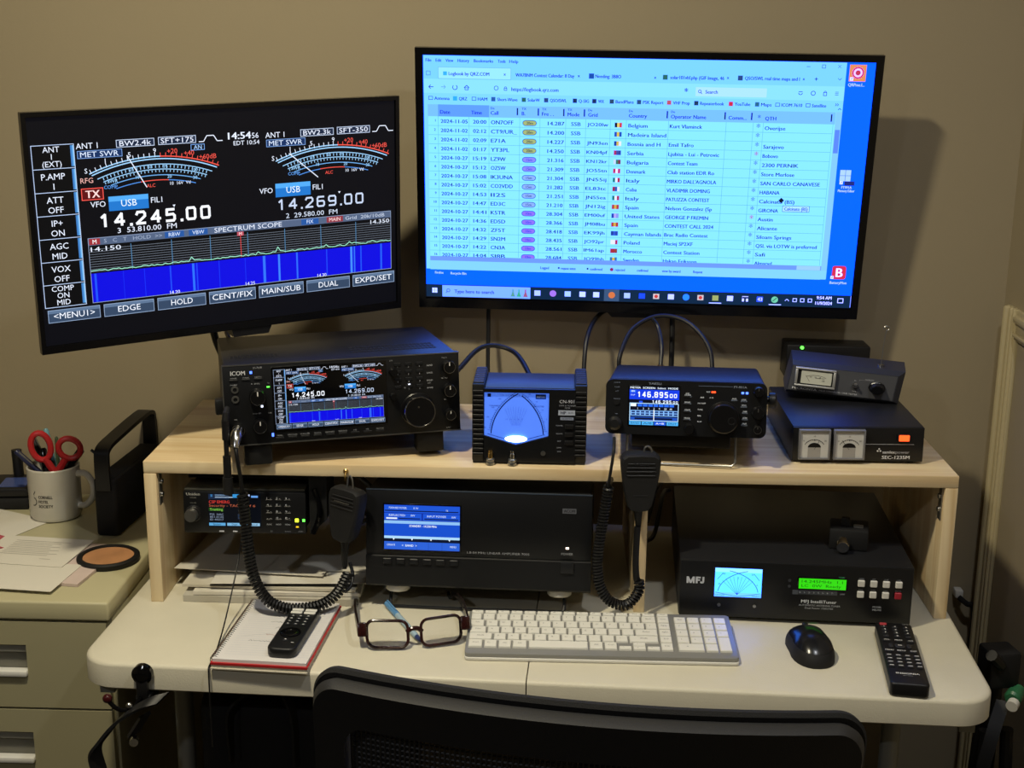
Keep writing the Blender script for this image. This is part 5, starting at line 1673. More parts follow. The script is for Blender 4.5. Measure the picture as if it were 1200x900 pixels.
# ---------------------------------------------------------------- two coax adapters at the shelf front
t0 = None
for i, (x, y, lb) in enumerate(((-0.083, 0.014, 'small brass-topped coax adapter on the shelf edge, left of its twin'), (-0.0515, 0.012, 'small silver-topped coax adapter on the shelf edge, right of its twin'))):
    t = empty('coax_adapter', (x, y, SZ), (0, 0, 0.3 * i), lb, 'connector', 'coax adapters on the shelf edge')
    MB().lathe((0, 0, 0), (0, 0, 0.011), [(0, 0.0055), (0.001, 0.0068), (0.0045, 0.0068), (0.005, 0.0052), (0.0075, 0.0062), (0.009, 0.0062), (0.0105, 0.004)], 6 + 12).build('hex_body', m_steel, t)
    MB().lathe((0, 0, 0.010), (0, 0, 0.022), [(0, 0.0034), (0.008, 0.0036), (0.0085, 0.0030), (0.012, 0.0030)], 14).build('barrel', m_brass if i == 0 else m_chrome, t)

# ---------------------------------------------------------------- microphones with coiled cords
def hand_mic(t, scale=1.0, m=None):
    m = m or m_blackm
    w, h, d = 0.027 * scale, 0.080 * scale, 0.030 * scale
    prof = []
    # outline seen from the front, wide at the top, narrowing to the cord boot
    half_ = [(0.0, 0.0), (0.45, 0.002), (0.62, 0.008), (0.74, 0.022), (0.88, 0.040), (0.97, 0.058), (1.0, 0.070), (0.93, 0.077), (0.72, 0.081), (0.0, 0.082)]
    pts = [(a * w, b * scale) for a, b in half_] + [(-a * w, b * scale) for a, b in reversed(half_[1:-1])]
    n = len(pts)
    cx, cz = 0.0, 0.045 * scale
    vs_ = []
    for y, s_ in ((0.0, 0.90), (0.003, 0.97), (0.008, 1.0), (d - 0.008, 0.97), (d - 0.002, 0.86), (d, 0.75)):
        for (px_, pz) in pts:
            vs_.append((cx + (px_ - cx) * s_, y - 0.5 * d, cz + (pz - cz) * (1 - (1 - s_) * 0.55)))
    fs = [tuple(range(n)), tuple(range(5 * n, 6 * n))]
    for i in range(5):
        for k in range(n):
            k2 = (k + 1) % n
            fs.append((i * n + k, i * n + k2, (i + 1) * n + k2, (i + 1) * n + k))
    body = MB().add(vs_, fs).build('mic_body', m, t, 30)
    for k in range(4):
        z = (0.052 + 0.0055 * k) * scale
        hw = (0.020 - 0.001 * abs(k - 1)) * scale
        MB().box(-hw, hw, -0.5 * d - 0.0012, -0.5 * d + 0.001, z, z + 0.0022, 0.0005, 1).build('grille_rib', m_black, body)
    return body, d

t = empty('hand_microphone', (0.1305, -0.0235, 0.9045), (R(2), 0, R(3)), 'black hand microphone with vent ribs, hung on the shelf front edge', 'microphone', 'hand microphones with coiled cords')
body, d = hand_mic(t, 1.06)
p = Canvas(t, -0.018, 0.0835, y=-0.5 * d - 0.0008, fg='lettering', bg='print')
p.text(18, 9.5, 'YAESU', 4.2, '2c2e34', w=22, a='c', bold=True); p.rect(8, 56, 20, 0.8, '303238')
MB().tube(catmull([(0.006, 0.004, 0.078), (0.006, 0.004, 0.090), (0.011, 0.004, 0.093), (0.016, 0.004, 0.088), (0.016, 0.004, 0.079)], 5), 0.0017, 8).build('hang_loop', m_steel, t)
MB().tube([(0.0, 0.0, 0.004), (0.0, 0.001, -0.012), (0.001, 0.003, -0.028)], 0.005, 10, radii=[0.0065, 0.0055, 0.004]).build('cord_boot', m_rubber, t)
# cord in world coordinates relative to the microphone origin
def rel(o, pts):
    bpy.context.view_layer.update()
    mi = o.matrix_world.inverted()
    return [mi @ Vector(p_) for p_ in pts]
MB().tube(catmull(rel(t, [(0.094, -0.006, 1.005), (0.093, -0.022, 0.99), (0.0895, -0.030, 0.965), (0.086, -0.032, 0.940)]), 8), 0.0022, 8).build('straight_cord', m_cord, t)
MB().tube(catmull(rel(t, [(0.091, 0.0, 0.941), (0.086, -0.03, 0.941)]), 4), 0.004, 8).build('cord_clip', m_cord, t)
coil(rel(t, [(0.087, -0.031, 0.940), (0.082, -0.033, 0.905), (0.076, -0.036, 0.860), (0.0735, -0.038, 0.825), (0.079, -0.040, 0.790), (0.095, -0.040, 0.768), (0.118, -0.038, 0.764), (0.134, -0.034, 0.783), (0.134, -0.030, 0.799)]), 0.0062, 0.0021, 0.0046).build('coiled_cord', m_cord, t)
MB().tube(catmull(rel(t, [(0.134, -0.030, 0.799), (0.131, -0.028, 0.80), (0.129, -0.026, 0.83), (0.130, -0.024, 0.878)]), 8), 0.0048, 8).build('cord_tail', m_cord, t)

t = empty('hand_microphone', (-0.2915, -0.020, 0.846), (R(-4), R(4), R(-28)), 'black hand microphone dangling from a brass hook below the shelf edge', 'microphone', 'hand microphones with coiled cords')
body, d = hand_mic(t, 1.0)
MB().box(-0.014, 0.012, -0.5 * d - 0.0015, -0.5 * d, 0.061, 0.0625).build('label_stripe', m_steel, t)
MB().tube(catmull([(-0.004, 0.0, 0.080), (-0.004, 0.0, 0.094), (0.0, 0.0, 0.098), (0.004, 0.0, 0.092), (0.006, 0.0, 0.080)], 5), 0.0013, 8).build('hang_loop', m_steel, t)
MB().tube([(0, 0, 0.004), (0.0005, 0, -0.02), (0.003, 0, -0.042)], 0.004, 10, radii=[0.0075, 0.005, 0.0035]).build('cord_boot', m_rubber, t)
MB().tube(catmull(rel(t, [(-0.288, -0.003, 0.806), (-0.283, -0.012, 0.790), (-0.284, -0.024, 0.778), (-0.291, -0.034, 0.772)]), 8), 0.0026, 8).build('straight_cord', m_cord, t)
coil(rel(t, [(-0.429, -0.060, 0.930), (-0.426, -0.062, 0.890), (-0.423, -0.065, 0.850), (-0.416, -0.068, 0.808), (-0.399, -0.070, 0.775), (-0.372, -0.070, 0.761), (-0.342, -0.066, 0.760), (-0.318, -0.058, 0.764), (-0.300, -0.045, 0.776), (-0.286, -0.030, 0.800)]), 0.0066, 0.0023, 0.0050).build('coiled_cord', m_cord, t)
MB().tube(catmull(rel(t, [(-0.436, -0.060, 1.000), (-0.433, -0.066, 0.985), (-0.430, -0.064, 0.955), (-0.429, -0.060, 0.930)]), 8), 0.0030, 8).build('straight_cord', m_cord, t)
MB().tube(rel(t, [(-0.4365, -0.036, 1.0145), (-0.4365, -0.050, 1.011), (-0.4362, -0.058, 1.003), (-0.4358, -0.062, 0.996)]), 0.006, 14, radii=[0.0085, 0.0085, 0.0065, 0.005]).build('screw_plug', m_chrome, t)
# second adaptor hanging from the transceiver's headphone jack
t = empty('headphone_adapter', (-0.4530, -0.046, 1.045), (0, 0, R(12)), 'black jack adapter and cable hanging from the big transceiver', 'cable')
MB().tube([(0.004, 0.004, 0.002), (0.002, -0.008, -0.002), (0.001, -0.010, -0.012)], 0.005, 10).build('angle_plug', m_black, t)
MB().tube([(0.001, -0.010, -0.010), (0.001, -0.011, -0.038)], 0.0052, 12, radii=[0.0052, 0.0052]).build('plug_barrel', m_black, t)
MB().tube([(0.001, -0.011, -0.038), (0.001, -0.011, -0.064)], 0.0035, 12).build('plug_collar', m_black, t)
MB().tube([(0.001, -0.011, -0.062), (0.001, -0.011, -0.095)], 0.0056, 12).build('socket_barrel', m_black, t)
MB().tube([(0.001, -0.011, -0.093), (0.001, -0.010, -0.118)], 0.0072, 12).build('socket_end', m_blackm, t)

t = empty('screw_hook', (-0.2915, 0.0, 0.9455), (0, 0, 0), 'tiny brass hook screwed into the shelf front edge', 'hook')
MB().lathe((0, 0.0, 0), (0, -0.004, 0), [(0, 0.004), (0.002, 0.004), (0.004, 0.002)], 14).build('base', m_brass, t)
MB().tube(catmull([(0, -0.002, 0), (0, -0.006, -0.002), (0, -0.009, -0.008), (0, -0.007, -0.012), (0, -0.004, -0.010)], 5), 0.0013, 8).build('hook_wire', m_brass, t)

# thin wire from the scanner over the table edge
tag(MB().tube(catmull([(-0.447, 0.007, 0.846), (-0.450, -0.03, 0.80), (-0.452, -0.10, 0.752), (-0.4495, -0.16, 0.7375), (-0.448, -0.196, 0.7372), (-0.4475, -0.2128, 0.7368), (-0.447, -0.2165, 0.730), (-0.447, -0.2165, 0.70), (-0.447, -0.214, 0.62)], 8), 0.0011, 6).build('thin_wire', m_cord),
    'thin black wire running from the scanner down over the table edge', 'cable')

# ---------------------------------------------------------------- cables behind the gear
def cable(pts, r, label, m=m_cord, name='cable'):
    return tag(MB().tube(catmull(pts, 10), r, 8).build(name, m), label, 'cable')
cable([(-0.105, 0.395, 1.13), (-0.105, 0.385, 1.07), (-0.104, 0.36, 1.0), (-0.10, 0.335, 0.958)], 0.0035, 'black cable dropping straight behind the cross-needle meter')
cable([(-0.150, 0.24, 1.035), (-0.11, 0.29, 1.066), (-0.06, 0.29, 1.060), (-0.030, 0.20, 1.040), (-0.028, 0.115, 1.035)], 0.004, 'black coax arching from the big transceiver into the cross-needle meter')
cable([(0.125, 0.408, 1.116), (0.085, 0.385, 1.106), (0.062, 0.33, 1.08), (0.056, 0.30, 1.02), (0.058, 0.29, 0.9585)], 0.0038, 'black cable curving down beside the cross-needle meter')
cable([(0.112, 0.270, 1.035), (0.114, 0.280, 1.06), (0.135, 0.315, 1.095), (0.178, 0.335, 1.113), (0.225, 0.325, 1.105), (0.258, 0.29, 1.070), (0.262, 0.262, 1.02)], 0.0036, 'black cable looping over behind the small transceiver')
t = empty('cable', (0.178, 0.262, 1.03), label='black antenna cable with gold connector behind the small transceiver', cat='cable')
MB().tube(catmull([(-0.012, 0.05, 0.083), (-0.003, 0.045, 0.07), (0.002, 0.02, 0.045), (0.0, 0.0, 0.012)], 8), 0.0034, 8).build('jacket', m_cord, t)
MB().cyl((0, 0, 0.018), (0, -0.002, 0.0), 0.005, seg=14).build('connector', m_brass, t)
cable([(0.205, 0.39, 1.12), (0.205, 0.375, 1.06), (0.204, 0.36, 0.99), (0.204, 0.355, 0.958)], 0.0045, 'thick black cable dropping straight behind the small transceiver')
t = empty('cable', (-0.515, 0.31, 1.16), label='grey and black sheathed cable hanging under the angled monitor', cat='cable')
MB().tube(catmull([(0.02, -0.03, 0.0), (-0.012, -0.01, -0.04), (-0.018, 0.0, -0.08), (0.0, 0.0, -0.115)], 8), 0.0036, 8).build('grey_jacket', mat('grey_cable', '8a857c', 0.5), t)
MB().tube([(0.0, 0.0, -0.113), (0.014, 0.0, -0.14), (0.02, 0.0, -0.17)], 0.0048, 8).build('strain_relief', m_cord, t)
cable([(-0.53, 0.31, 1.155), (-0.558, 0.325, 1.11), (-0.556, 0.330, 1.06), (-0.532, 0.335, 1.0), (-0.522, 0.335, 0.962)], 0.006, 'thick black cable bowed outward beside the big transceiver')
for k, (pp, lb) in enumerate((([(0.153, 0.10, 0.84), (0.168, 0.14, 0.875), (0.20, 0.25, 0.87), (0.24, 0.36, 0.85)], 'upper black cable in the bundle beside the tuner'),
                          ([(0.153, 0.12, 0.80), (0.170, 0.16, 0.80), (0.19, 0.26, 0.83), (0.21, 0.37, 0.80)], 'lower black cable in the bundle beside the tuner'),
                          ([(0.05, 0.375, 0.93), (0.085, 0.372, 0.90), (0.11, 0.370, 0.87), (0.16, 0.38, 0.84)], 'black cable passing behind the middle shelf board'))):
    cable(pp, 0.0035, lb)
t = cable([(-0.33, 0.05, 0.928), (-0.29, 0.06, 0.922), (-0.262, 0.06, 0.90), (-0.252, 0.07, 0.875), (-0.262, 0.08, 0.85), (-0.285, 0.10, 0.83)], 0.0035, 'black cable looped between dangling microphone and amplifier')
t = empty('wall_plug', (0.735, WY, 0.60), label='small white plug on the wall beside the shelf, black lead hanging', cat='plug')
MB().box(-0.006, 0.008, -0.02, 0, -0.006, 0.008, 0.002).build('plug_body', m_whitepaint, t)
MB().tube(catmull([(0.0, -0.02, -0.004), (0.012, -0.03, -0.012), (0.024, -0.03, -0.02), (0.03, -0.02, -0.08), (0.028, -0.015, -0.2)], 6), 0.005, 8, radii=None).build('lead', m_cord, t)

# ================================================================ keyboard
KW, KD = 0.372, 0.125
kb = empty('keyboard', (0.0775, -0.1695, TZ + 0.0005), (R(3.6), 0, R(0.2)), 'slim white keyboard with silver base in front of the amplifier', 'keyboard')
m_kbase = mat('silver_plastic', '8d8d8b', 0.38, 0.25, var=0.03)
softplate(rrect(-KW / 2, KW / 2, 0, KD, 0.006, 4), 0.0035, 0.0105, 0.0015, 2).build('base_plate', m_kbase, kb)
softplate(rrect(-KW / 2 - 0.0005, KW / 2 + 0.0005, -0.002, KD, 0.006, 4), 0.0, 0.0045, 0.001, 2).build('underside', m_whitepaint, kb)
for x in (-0.15, 0.15):
    MB().box(x - 0.012, x + 0.012, KD - 0.014, KD - 0.004, -0.0078, 0.001, 0.001).build('riser_foot', m_rubber, kb)
m_key = mat('white_key', 'e2e0d8', 0.45, var=0.02)
KEYM = {}
def key(x, y, w, h):
    """x, y: mm from the top-left corner of the base"""
    k_ = (round(w, 1), round(h, 1))
    if k_ not in KEYM:
        a, b = w / 2000, h / 2000
        i = 0.0009
        vs_ = [(-a, -b, 0), (a, -b, 0), (a, b, 0), (-a, b, 0), (-a + i * .3, -b + i * .3, 0.0022), (a - i * .3, -b + i * .3, 0.0022), (a - i * .3, b - i * .3, 0.0022), (-a + i * .3, b - i * .3, 0.0022),
               (-a + i, -b + i, 0.0030), (a - i, -b + i, 0.0030), (a - i, b - i, 0.0030), (-a + i, b - i, 0.0030)]
        fs = [(0, 3, 2, 1)] + [(o + k, o + (k + 1) % 4, o + 4 + (k + 1) % 4, o + 4 + k) for o in (0, 4) for k in range(4)] + [(8, 9, 10, 11)]
        KEYM[k_] = MB().add(vs_, fs).mesh('key', m_key, 0)
    inst('key', KEYM[k_], kb, (-KW / 2 + (x + w / 2) / 1000, KD - (y + h / 2) / 1000, 0.0105))
kl = Canvas(kb, 0, 0, fg='key_legends', bg='key_print', fn=lambda x, y, l: (-KW / 2 + x / 1000, KD - y / 1000, 0.0136))
def krow(y, h, keys):
    for x, w, s_ in keys:
        key(x, y, w, h)
        if s_:
            kl.text(x + w * (0.35 if len(s_) < 3 else 0.5), y + h * 0.45, s_, min(3.0, h * 0.3), '6a6a6a', a='c', w=None if len(s_) < 3 else min(w * 0.7, 2.0 * len(s_)))
P_ = 18.75
krow(5, 7.5, [(4 + P_ * k, 16.5, ('Esc', 'F1', 'F2', 'F3', 'F4', 'F5', 'F6', 'F7', 'F8', 'F9', 'F10', 'F11', 'F12')[k]) for k in range(13)] + [(4 + P_ * 13, 17.5, 'PrtSc'), (268.5, 16, 'Del')])
krow(15, 16.3, [(4, 14.5, '`')] + [(21 + P_ * k, 16.3, '1234567890-='[k]) for k in range(12)] + [(21 + P_ * 12, 19.5, 'Back'), (268.5, 16, 'Home')])
krow(34, 16.3, [(4, 19, 'Tab')] + [(26 + P_ * k, 16.3, 'QWERTYUIOP[]'[k]) for k in range(12)] + [(26 + P_ * 12, 15, '|'), (268.5, 16, 'PgUp')])
krow(53, 16.3, [(4, 22.5, 'Caps')] + [(29 + P_ * k, 16.3, "ASDFGHJKL;'"[k]) for k in range(11)] + [(29 + P_ * 11, 30.5, 'Enter'), (268.5, 16, 'PgDn')])
krow(72, 16.3, [(4, 31.5, 'Shift')] + [(38.5 + P_ * k, 16.3, 'ZXCVBNM,./'[k]) for k in range(10)] + [(38.5 + P_ * 10, 39.5, 'Shift'), (268.5, 16, 'End')])
krow(91, 18.5, [(4, 19, 'Ctrl'), (26, 17, 'Fn'), (45.5, 17, 'Win'), (65, 19, 'Alt'), (87, 81, ''), (170.5, 18, 'Alt'), (191, 17, 'Ctrl'), (268.5, 16, 'Ins')])
krow(101, 8.5, [(210.5, 17, '<'), (230, 17, 'v'), (249.5, 17, '>')])
krow(91, 8.5, [(230, 17, '^')])
krow(15, 16.3, [(292 + P_ * k, 16.3, ('Num', '/', '*', '-')[k]) for k in range(4)])
krow(34, 16.3, [(292 + P_ * k, 16.3, ('7', '8', '9', '+')[k]) for k in range(4)])
krow(53, 16.3, [(292 + P_ * k, 16.3, ('4', '5', '6', '=')[k]) for k in range(4)])
krow(72, 16.3, [(292 + P_ * k, 16.3, '123'[k]) for k in range(3)])
krow(91, 18.5, [(292, 35, '0'), (292 + 2 * P_, 16.3, '.')])
key(292 + 3 * P_, 72, 16.3, 37.5)

# ================================================================ mouse
ms = empty('computer_mouse', (0.3665, -0.121, TZ + 0.0004), (0, 0, R(5)), 'black wireless mouse on the white table', 'mouse')
def mouse_body(zlo, zhi, grow=0.0):
    L, Wd, Hh = 0.053 + grow, 0.031 + grow, 0.036
    nu, nv = 28, 10
    vs_, fs = [], []
    for j in range(nv + 1):
        q = zlo + (zhi - zlo) * j / nv
        for i in range(nu):
            a = 2 * PI * i / nu
            ex = 0.85
            cx_ = math.copysign(abs(math.cos(a)) ** ex, math.cos(a))
            sy_ = math.copysign(abs(math.sin(a)) ** ex, math.sin(a))
            waist = 1 - 0.10 * math.exp(-((sy_ - 0.1) / 0.35) ** 2)
            rr = math.sqrt(max(0.0, 1 - q ** 2.4))
            x = Wd * cx_ * rr * waist
            y = L * sy_ * rr
            z = 0.0 + Hh * q * (1 - 0.22 * ((y + 0.01) / L) ** 2)
            vs_.append((x, y, z))
    for j in range(nv):
        for i in range(nu):
            i2 = (i + 1) % nu
            fs.append((j * nu + i, j * nu + i2, (j + 1) * nu + i2, (j + 1) * nu + i))
    fs.append(tuple(reversed(range(nu))))
    fs.append(tuple(range(nv * nu, (nv + 1) * nu)))
    return MB().add(vs_, fs)
mouse_body(0.0, 0.62).build('mouse_base', m_blackm, ms, 50)
mouse_body(0.55, 0.995, 0.0006).build('top_shell', mat('mouse_gloss', '17181b', 0.22, var=0.05), ms, 50)
MB().cyl((-0.003, 0.028, 0.022), (0.003, 0.028, 0.022), 0.009, seg=18, bev=0.001).build('scroll_wheel', m_rubber, ms)
MB().box(0.008, 0.020, 0.034, 0.037, 0.0262, 0.0268).build('logo_plate', m_steel, ms, 0)

# ================================================================ remotes
def remote(name, loc, rz, w, L, th, label, rad):
    t = empty(name, loc, (0, 0, rz), label, 'remote', 'remote controls')
    softplate(rrect(-w / 2, w / 2, 0, L, rad, 6), 0, th, 0.003, 3).build('body', m_black, t)
    return t
t = remote('remote_control', (0.4715, -0.2495, TZ + 0.0004), R(-6.9), 0.050, 0.192, 0.019, 'long black television remote with a red button, at the table corner', 0.006)
def rbtn(t, spots, w, h, th, m, name='button'):
    me = softplate(rrect(-w / 2, w / 2, -h / 2, h / 2, min(w, h) * 0.3, 3), 0, 0.0018, 0.0005, 2).mesh(name, m)
    for x, y in spots:
        inst(name, me, t, (x, y, th))
m_rb = mat('remote_button_grey', '28292d', 0.5)
rbtn(t, [(-0.015, 0.182)], 0.010, 0.007, 0.019, mat('remote_red', 'b04048', 0.45), 'power_button')
rbtn(t, [(x, 0.172 - 0.010 * k) for k in range(4) for x in (-0.015, 0.0, 0.015)], 0.008, 0.0055, 0.019, m_rb)
rbtn(t, [(-0.016, 0.128), (0.016, 0.128), (-0.016, 0.095), (0.016, 0.095), (0, 0.128), (0, 0.095)], 0.010, 0.006, 0.019, m_rb)
rbtn(t, [(-0.012, 0.1115), (0.012, 0.1115)], 0.006, 0.012, 0.019, m_rb)
rbtn(t, [(0, 0.1115)], 0.013, 0.013, 0.019, m_rb, 'select_pad')
rbtn(t, [(x, 0.080 - 0.0105 * k) for k in range(4) for x in (-0.018, -0.006, 0.006, 0.018)], 0.0085, 0.0055, 0.019, m_rb)
p = Canvas(t, 0, 0, fg='lettering', bg='print', fn=lambda x, y, l: (-0.025 + x / 1000, 0.192 - y / 1000, 0.0211 + l * 0.0001))
for k in range(4):
    for j in range(3):
        p.text(10 + 15 * j, 20 + 10 * k, '123456789.0-'[3 * k + j], 3.6, 'e8e8e8', a='c', bold=True)
for x, y, s_ in ((9, 64, 'VOL'), (41, 64, 'CH'), (25, 64, 'MUTE'), (9, 97, 'MENU'), (41, 97, 'EXIT'), (25, 97, 'INPUT'), (25, 80.5, 'OK')):
    p.text(x, y, s_, 2.8, 'e0e0e0', a='c', bold=True)
for k in range(4):
    for j in range(4):
        p.rect(4.2 + 12 * j, 110.4 + 10.5 * k, 5.6, 1.6, 'dcdcdc', 1)
p = Canvas(t, 0, 0, fg='logo', bg='print', fn=lambda x, y, l: (-0.025 + x / 1000, 0.192 - y / 1000, 0.0193 + l * 0.0001))
p.text(25, 163, 'INSIGNIA', 4.2, 'd8d8d8', w=30, a='c', bold=True); p.text(25, 169, 'NS-RC4NA', 1.8, 'a0a0a0', a='c')
p.text(41, 6, 'INPUT', 2, 'c0c0c0', a='c')

# ================================================================ spiral notebook with the second remote
nb = empty('spiral_notebook', (-0.379, -0.2155, TZ + 0.0005), (0, 0, R(-4.0)), 'open spiral notebook with red cover at the table edge', 'notebook')
nw, nl = 0.132, 0.200
MB().box(-nw / 2, nw / 2, -0.004, nl, 0, 0.0015).build('back_cover', m_paper2, nb, 0)
MB().box(-nw / 2 + 0.001, nw / 2 - 0.001, -0.002, nl - 0.001, 0.0015, 0.0060).build('lower_pages', m_paper2, nb, 0)
MB().box(-nw / 2, nw / 2, -0.003, nl, 0.0060, 0.0090).build('red_cover', m_red, nb, 0)
MB().box(-nw / 2 + 0.002, nw / 2 - 0.002, 0.0, nl - 0.002, 0.0090, 0.0135).build('pages', mat('notebook_page', 'd6d3d2', 0.75, var=0.02), nb, 0)
rg = MB()
for k in range(34):
    y = 0.006 + k * (nl - 0.012) / 33
    rg.tube([(-nw / 2 + 0.003 + 0.0065 * math.cos(a), y + 0.0012 * a / PI, 0.0075 + 0.0075 * math.sin(a)) for a in [2 * PI * i / 10 for i in range(11)]], 0.0006, 5)
rg.build('wire_binding', m_steel, nb)
p = Canvas(nb, 0, 0, fg='page_writing', bg='print', fn=lambda x, y, l: (-nw / 2 + x / 1000, nl - y / 1000, 0.0136))
for k in range(26):
    p.rect(14, 8 + 7 * k, 114, 0.35, 'aab4c4', 0)
rn = random.Random(3)
for y, x0_, x1_ in ((62, 62, 90), (76, 48, 92), (96, 60, 88), (118, 52, 84), (140, 34, 78)):
    x = x0_
    pts = []
    while x < x1_:
        pts.append((x, y + rn.uniform(-3, 2)))
        x += rn.uniform(1.2, 3.2)
    p.pline(pts, 0.7, '5a5c68' if y != 118 else 'a06050', 1)
p.line(20, 128, 76, 108, 0.35, '8a8c98', 1)

t = remote('remote_control', (-0.352, -0.207, TZ + 0.0145), R(-5), 0.040, 0.140, 0.014, 'short rounded black remote lying on the notebook', 0.011)
rbtn(t, [(x, 0.124 - 0.009 * k) for k in range(2) for x in (-0.0095, 0.0095)], 0.0165, 0.0068, 0.014, mat('remote_white_pill', 'dcdad4', 0.4), 'shortcut_button')
rbtn(t, [(x, 0.103 - 0.009 * k) for k in range(4) for x in (-0.011, 0.0, 0.011)], 0.0075, 0.0050, 0.014, m_rb)
me = MB().lathe((0, 0, 0), (0, 0, 0.002), [(0, 0.0145), (0.0015, 0.0145), (0.002, 0.0135), (0.002, 0.008), (0.0012, 0.007)], 24).mesh('direction_ring', m_gloss)
inst('direction_ring', me, t, (0, 0.050, 0.014))
MB().cyl((0.0, 0.026, 0.0135), (0.0, 0.026, 0.0148), 0.0035, seg=14).build('power_button', m_rb, t)
p = Canvas(t, 0, 0, fg='lettering', bg='print', fn=lambda x, y, l: (-0.020 + x / 1000, 0.140 - y / 1000, 0.0159 + l * 0.0001))
for k in range(4):
    for j in range(3):
        p.rect(7.6 + 11 * j, 36.4 + 9 * k, 2.8, 1.5, 'd8d8d8', 1)
p.disc(20, 114, 1.2, 'e8e8e8', 1); p.rect(30, 122, 4, 1.6, 'c8c8c8', 1)

# ================================================================ eyeglasses and pen
GLS = 1.08
gl = empty('eyeglasses', (-0.178, -0.1420, TZ + 0.001), (R(-24), 0, R(12)), 'open brown plastic eyeglasses resting on the table', 'eyeglasses')
gl.scale = (GLS, GLS, GLS)
m_tort = mat('tortoise_plastic', '2a1010', 0.18, var=0.6, scale=120)
m_temple = mat('temple_dark', '1e1614', 0.25, var=0.3, scale=100)
for s_ in (-1, 1):
    o_ = rrect(-0.026, 0.026, 0.0, 0.034, 0.010, 5)
    # the lens narrows a little towards the nose
    o_ = [(x + s_ * 0.0345, z + 0.003 + (0.004 if x * s_ > 0 else 0.0) * (x * s_ / 0.026)) for x, z in o_]
    MB().tube([(x, 0.006 * (abs(x) / 0.06) ** 2, z) for x, z in o_], 0.0020, 8, closed=True).build('lens_rim', m_tort, gl)
    MB().front(o_, 0.0008, 0.0020).build('lens', m_glass, gl, 0)
    MB().box(s_ * 0.0665 - 0.006, s_ * 0.0665 + 0.006, 0.001, 0.010, 0.020, 0.038, 0.002).build('end_piece', m_tort, gl)
    tm = MB()
    pth = catmull([(s_ * 0.071, 0.008, 0.030), (s_ * 0.0715, 0.05, 0.052), (s_ * 0.069, 0.095, 0.0655), (s_ * 0.066, 0.115, 0.0665), (s_ * 0.064, 0.130, 0.0640), (s_ * 0.063, 0.140, 0.0690)], 6)
    n = len(pth)
    vs_ = []
    for i, q in enumerate(pth):
        w = 0.0075 - 0.0045 * min(1, i / (n * 0.45))
        for a, b in ((-1, -1), (1, -1), (1, 1), (-1, 1)):
            vs_.append(q + Vector((a * 0.0014, 0, b * w)))
    fs = [(0, 1, 2, 3), tuple((n - 1) * 4 + k for k in (3, 2, 1, 0))]
    for i in range(n - 1):
        for k in range(4):
            fs.append((i * 4 + k, (i + 1) * 4 + k, (i + 1) * 4 + (k + 1) % 4, i * 4 + (k + 1) % 4))
    tm.add(vs_, fs).build('temple', m_temple, gl)
MB().tube(catmull([(-0.010, 0.0005, 0.022), (-0.004, -0.001, 0.026), (0.004, -0.001, 0.026), (0.010, 0.0005, 0.022)], 5), 0.0030, 8).build('bridge', m_tort, gl)

pn = empty('pen', (-0.236, 0.004, TZ + 0.0048), (0, 0, math.atan2(-0.135, 0.067)), 'light blue pen lying beneath the eyeglasses', 'pen')
m_bluepen = mat('blue_pen_plastic', '5b8fc0', 0.25, var=0.05)
MB().lathe((0, 0, 0), (0.148, 0, 0), [(0, 0.003), (0.003, 0.0042), (0.05, 0.0044), (0.12, 0.0044), (0.128, 0.004)], 12).build('barrel', mat('pen_pale_blue', '9fb8c8', 0.25), pn)
MB().cyl((0.002, 0, 0), (0.05, 0, 0), 0.0047, seg=12, bev=0.001).build('cap', m_bluepen, pn)
MB().box(0.004, 0.042, -0.001, 0.001, 0.0045, 0.0065).build('clip', m_bluepen, pn, 0)
MB().lathe((0.126, 0, 0), (0.146, 0, 0), [(0, 0.0040), (0.012, 0.0026), (0.018, 0.001), (0.020, 0.0004)], 12).build('tip', mat('pen_tip_blue', '2a3a70', 0.3), pn)

# ================================================================ papers under the shelf
def sheet(name, cx, cy, w, l, z, th, rz, label, m=m_paper, curl=0.0, group=None, n=10, corner=0.0):
    vs_, fs = [], []
    for j in range(n + 1):
        for i in range(n + 1):
            x = -w / 2 + w * i / n
            y = -l / 2 + l * j / n
            zz_ = curl * max(0.0, -y / (l / 2)) ** 3 + corner * max(0.0, (-x / w * 2) * 0.5 + (-y / l * 2) * 0.5) ** 3
            vs_.append((x, y, zz_))
    N = (n + 1) ** 2
    vs_ += [(x, y, z_ + th) for x, y, z_ in vs_]
    q = lambda i, j: j * (n + 1) + i
    for j in range(n):
        for i in range(n):
            fs.append((q(i, j), q(i, j + 1), q(i + 1, j + 1), q(i + 1, j)))
            fs.append((N + q(i, j), N + q(i + 1, j), N + q(i + 1, j + 1), N + q(i, j + 1)))
    for i in range(n):
        for a, b in ((q(i, 0), q(i + 1, 0)), (q(i + 1, n), q(i, n)), (q(0, i + 1), q(0, i)), (q(n, i), q(n, i + 1))):
            fs.append((a, b, N + b, N + a))
    o = MB().add(vs_, fs).build(name, m, None, 40, (cx, cy, z), (0, 0, rz))
    return tag(o, label, 'paper', group)
GP = 'papers piled under the shelf'
sheet('paper_pad', -0.407, 0.118, 0.262, 0.235, TZ + 0.0006, 0.010, R(-1), 'thick grey pad at the bottom of the pile under the scanner', mat('pad_grey', 'b4afa2', 0.8), 0, GP)
sheet('paper_bundle', -0.402, 0.118, 0.250, 0.225, TZ + 0.0108, 0.005, R(1), 'folded white bundle in the pile under the scanner, just above the grey pad', m_paper, 0.001, GP)
sheet('paper_bundle', -0.410, 0.125, 0.262, 0.225, TZ + 0.0172, 0.004, R(-2), 'cream bundle in the middle of the pile under the scanner', m_paper2, 0.0012, GP)
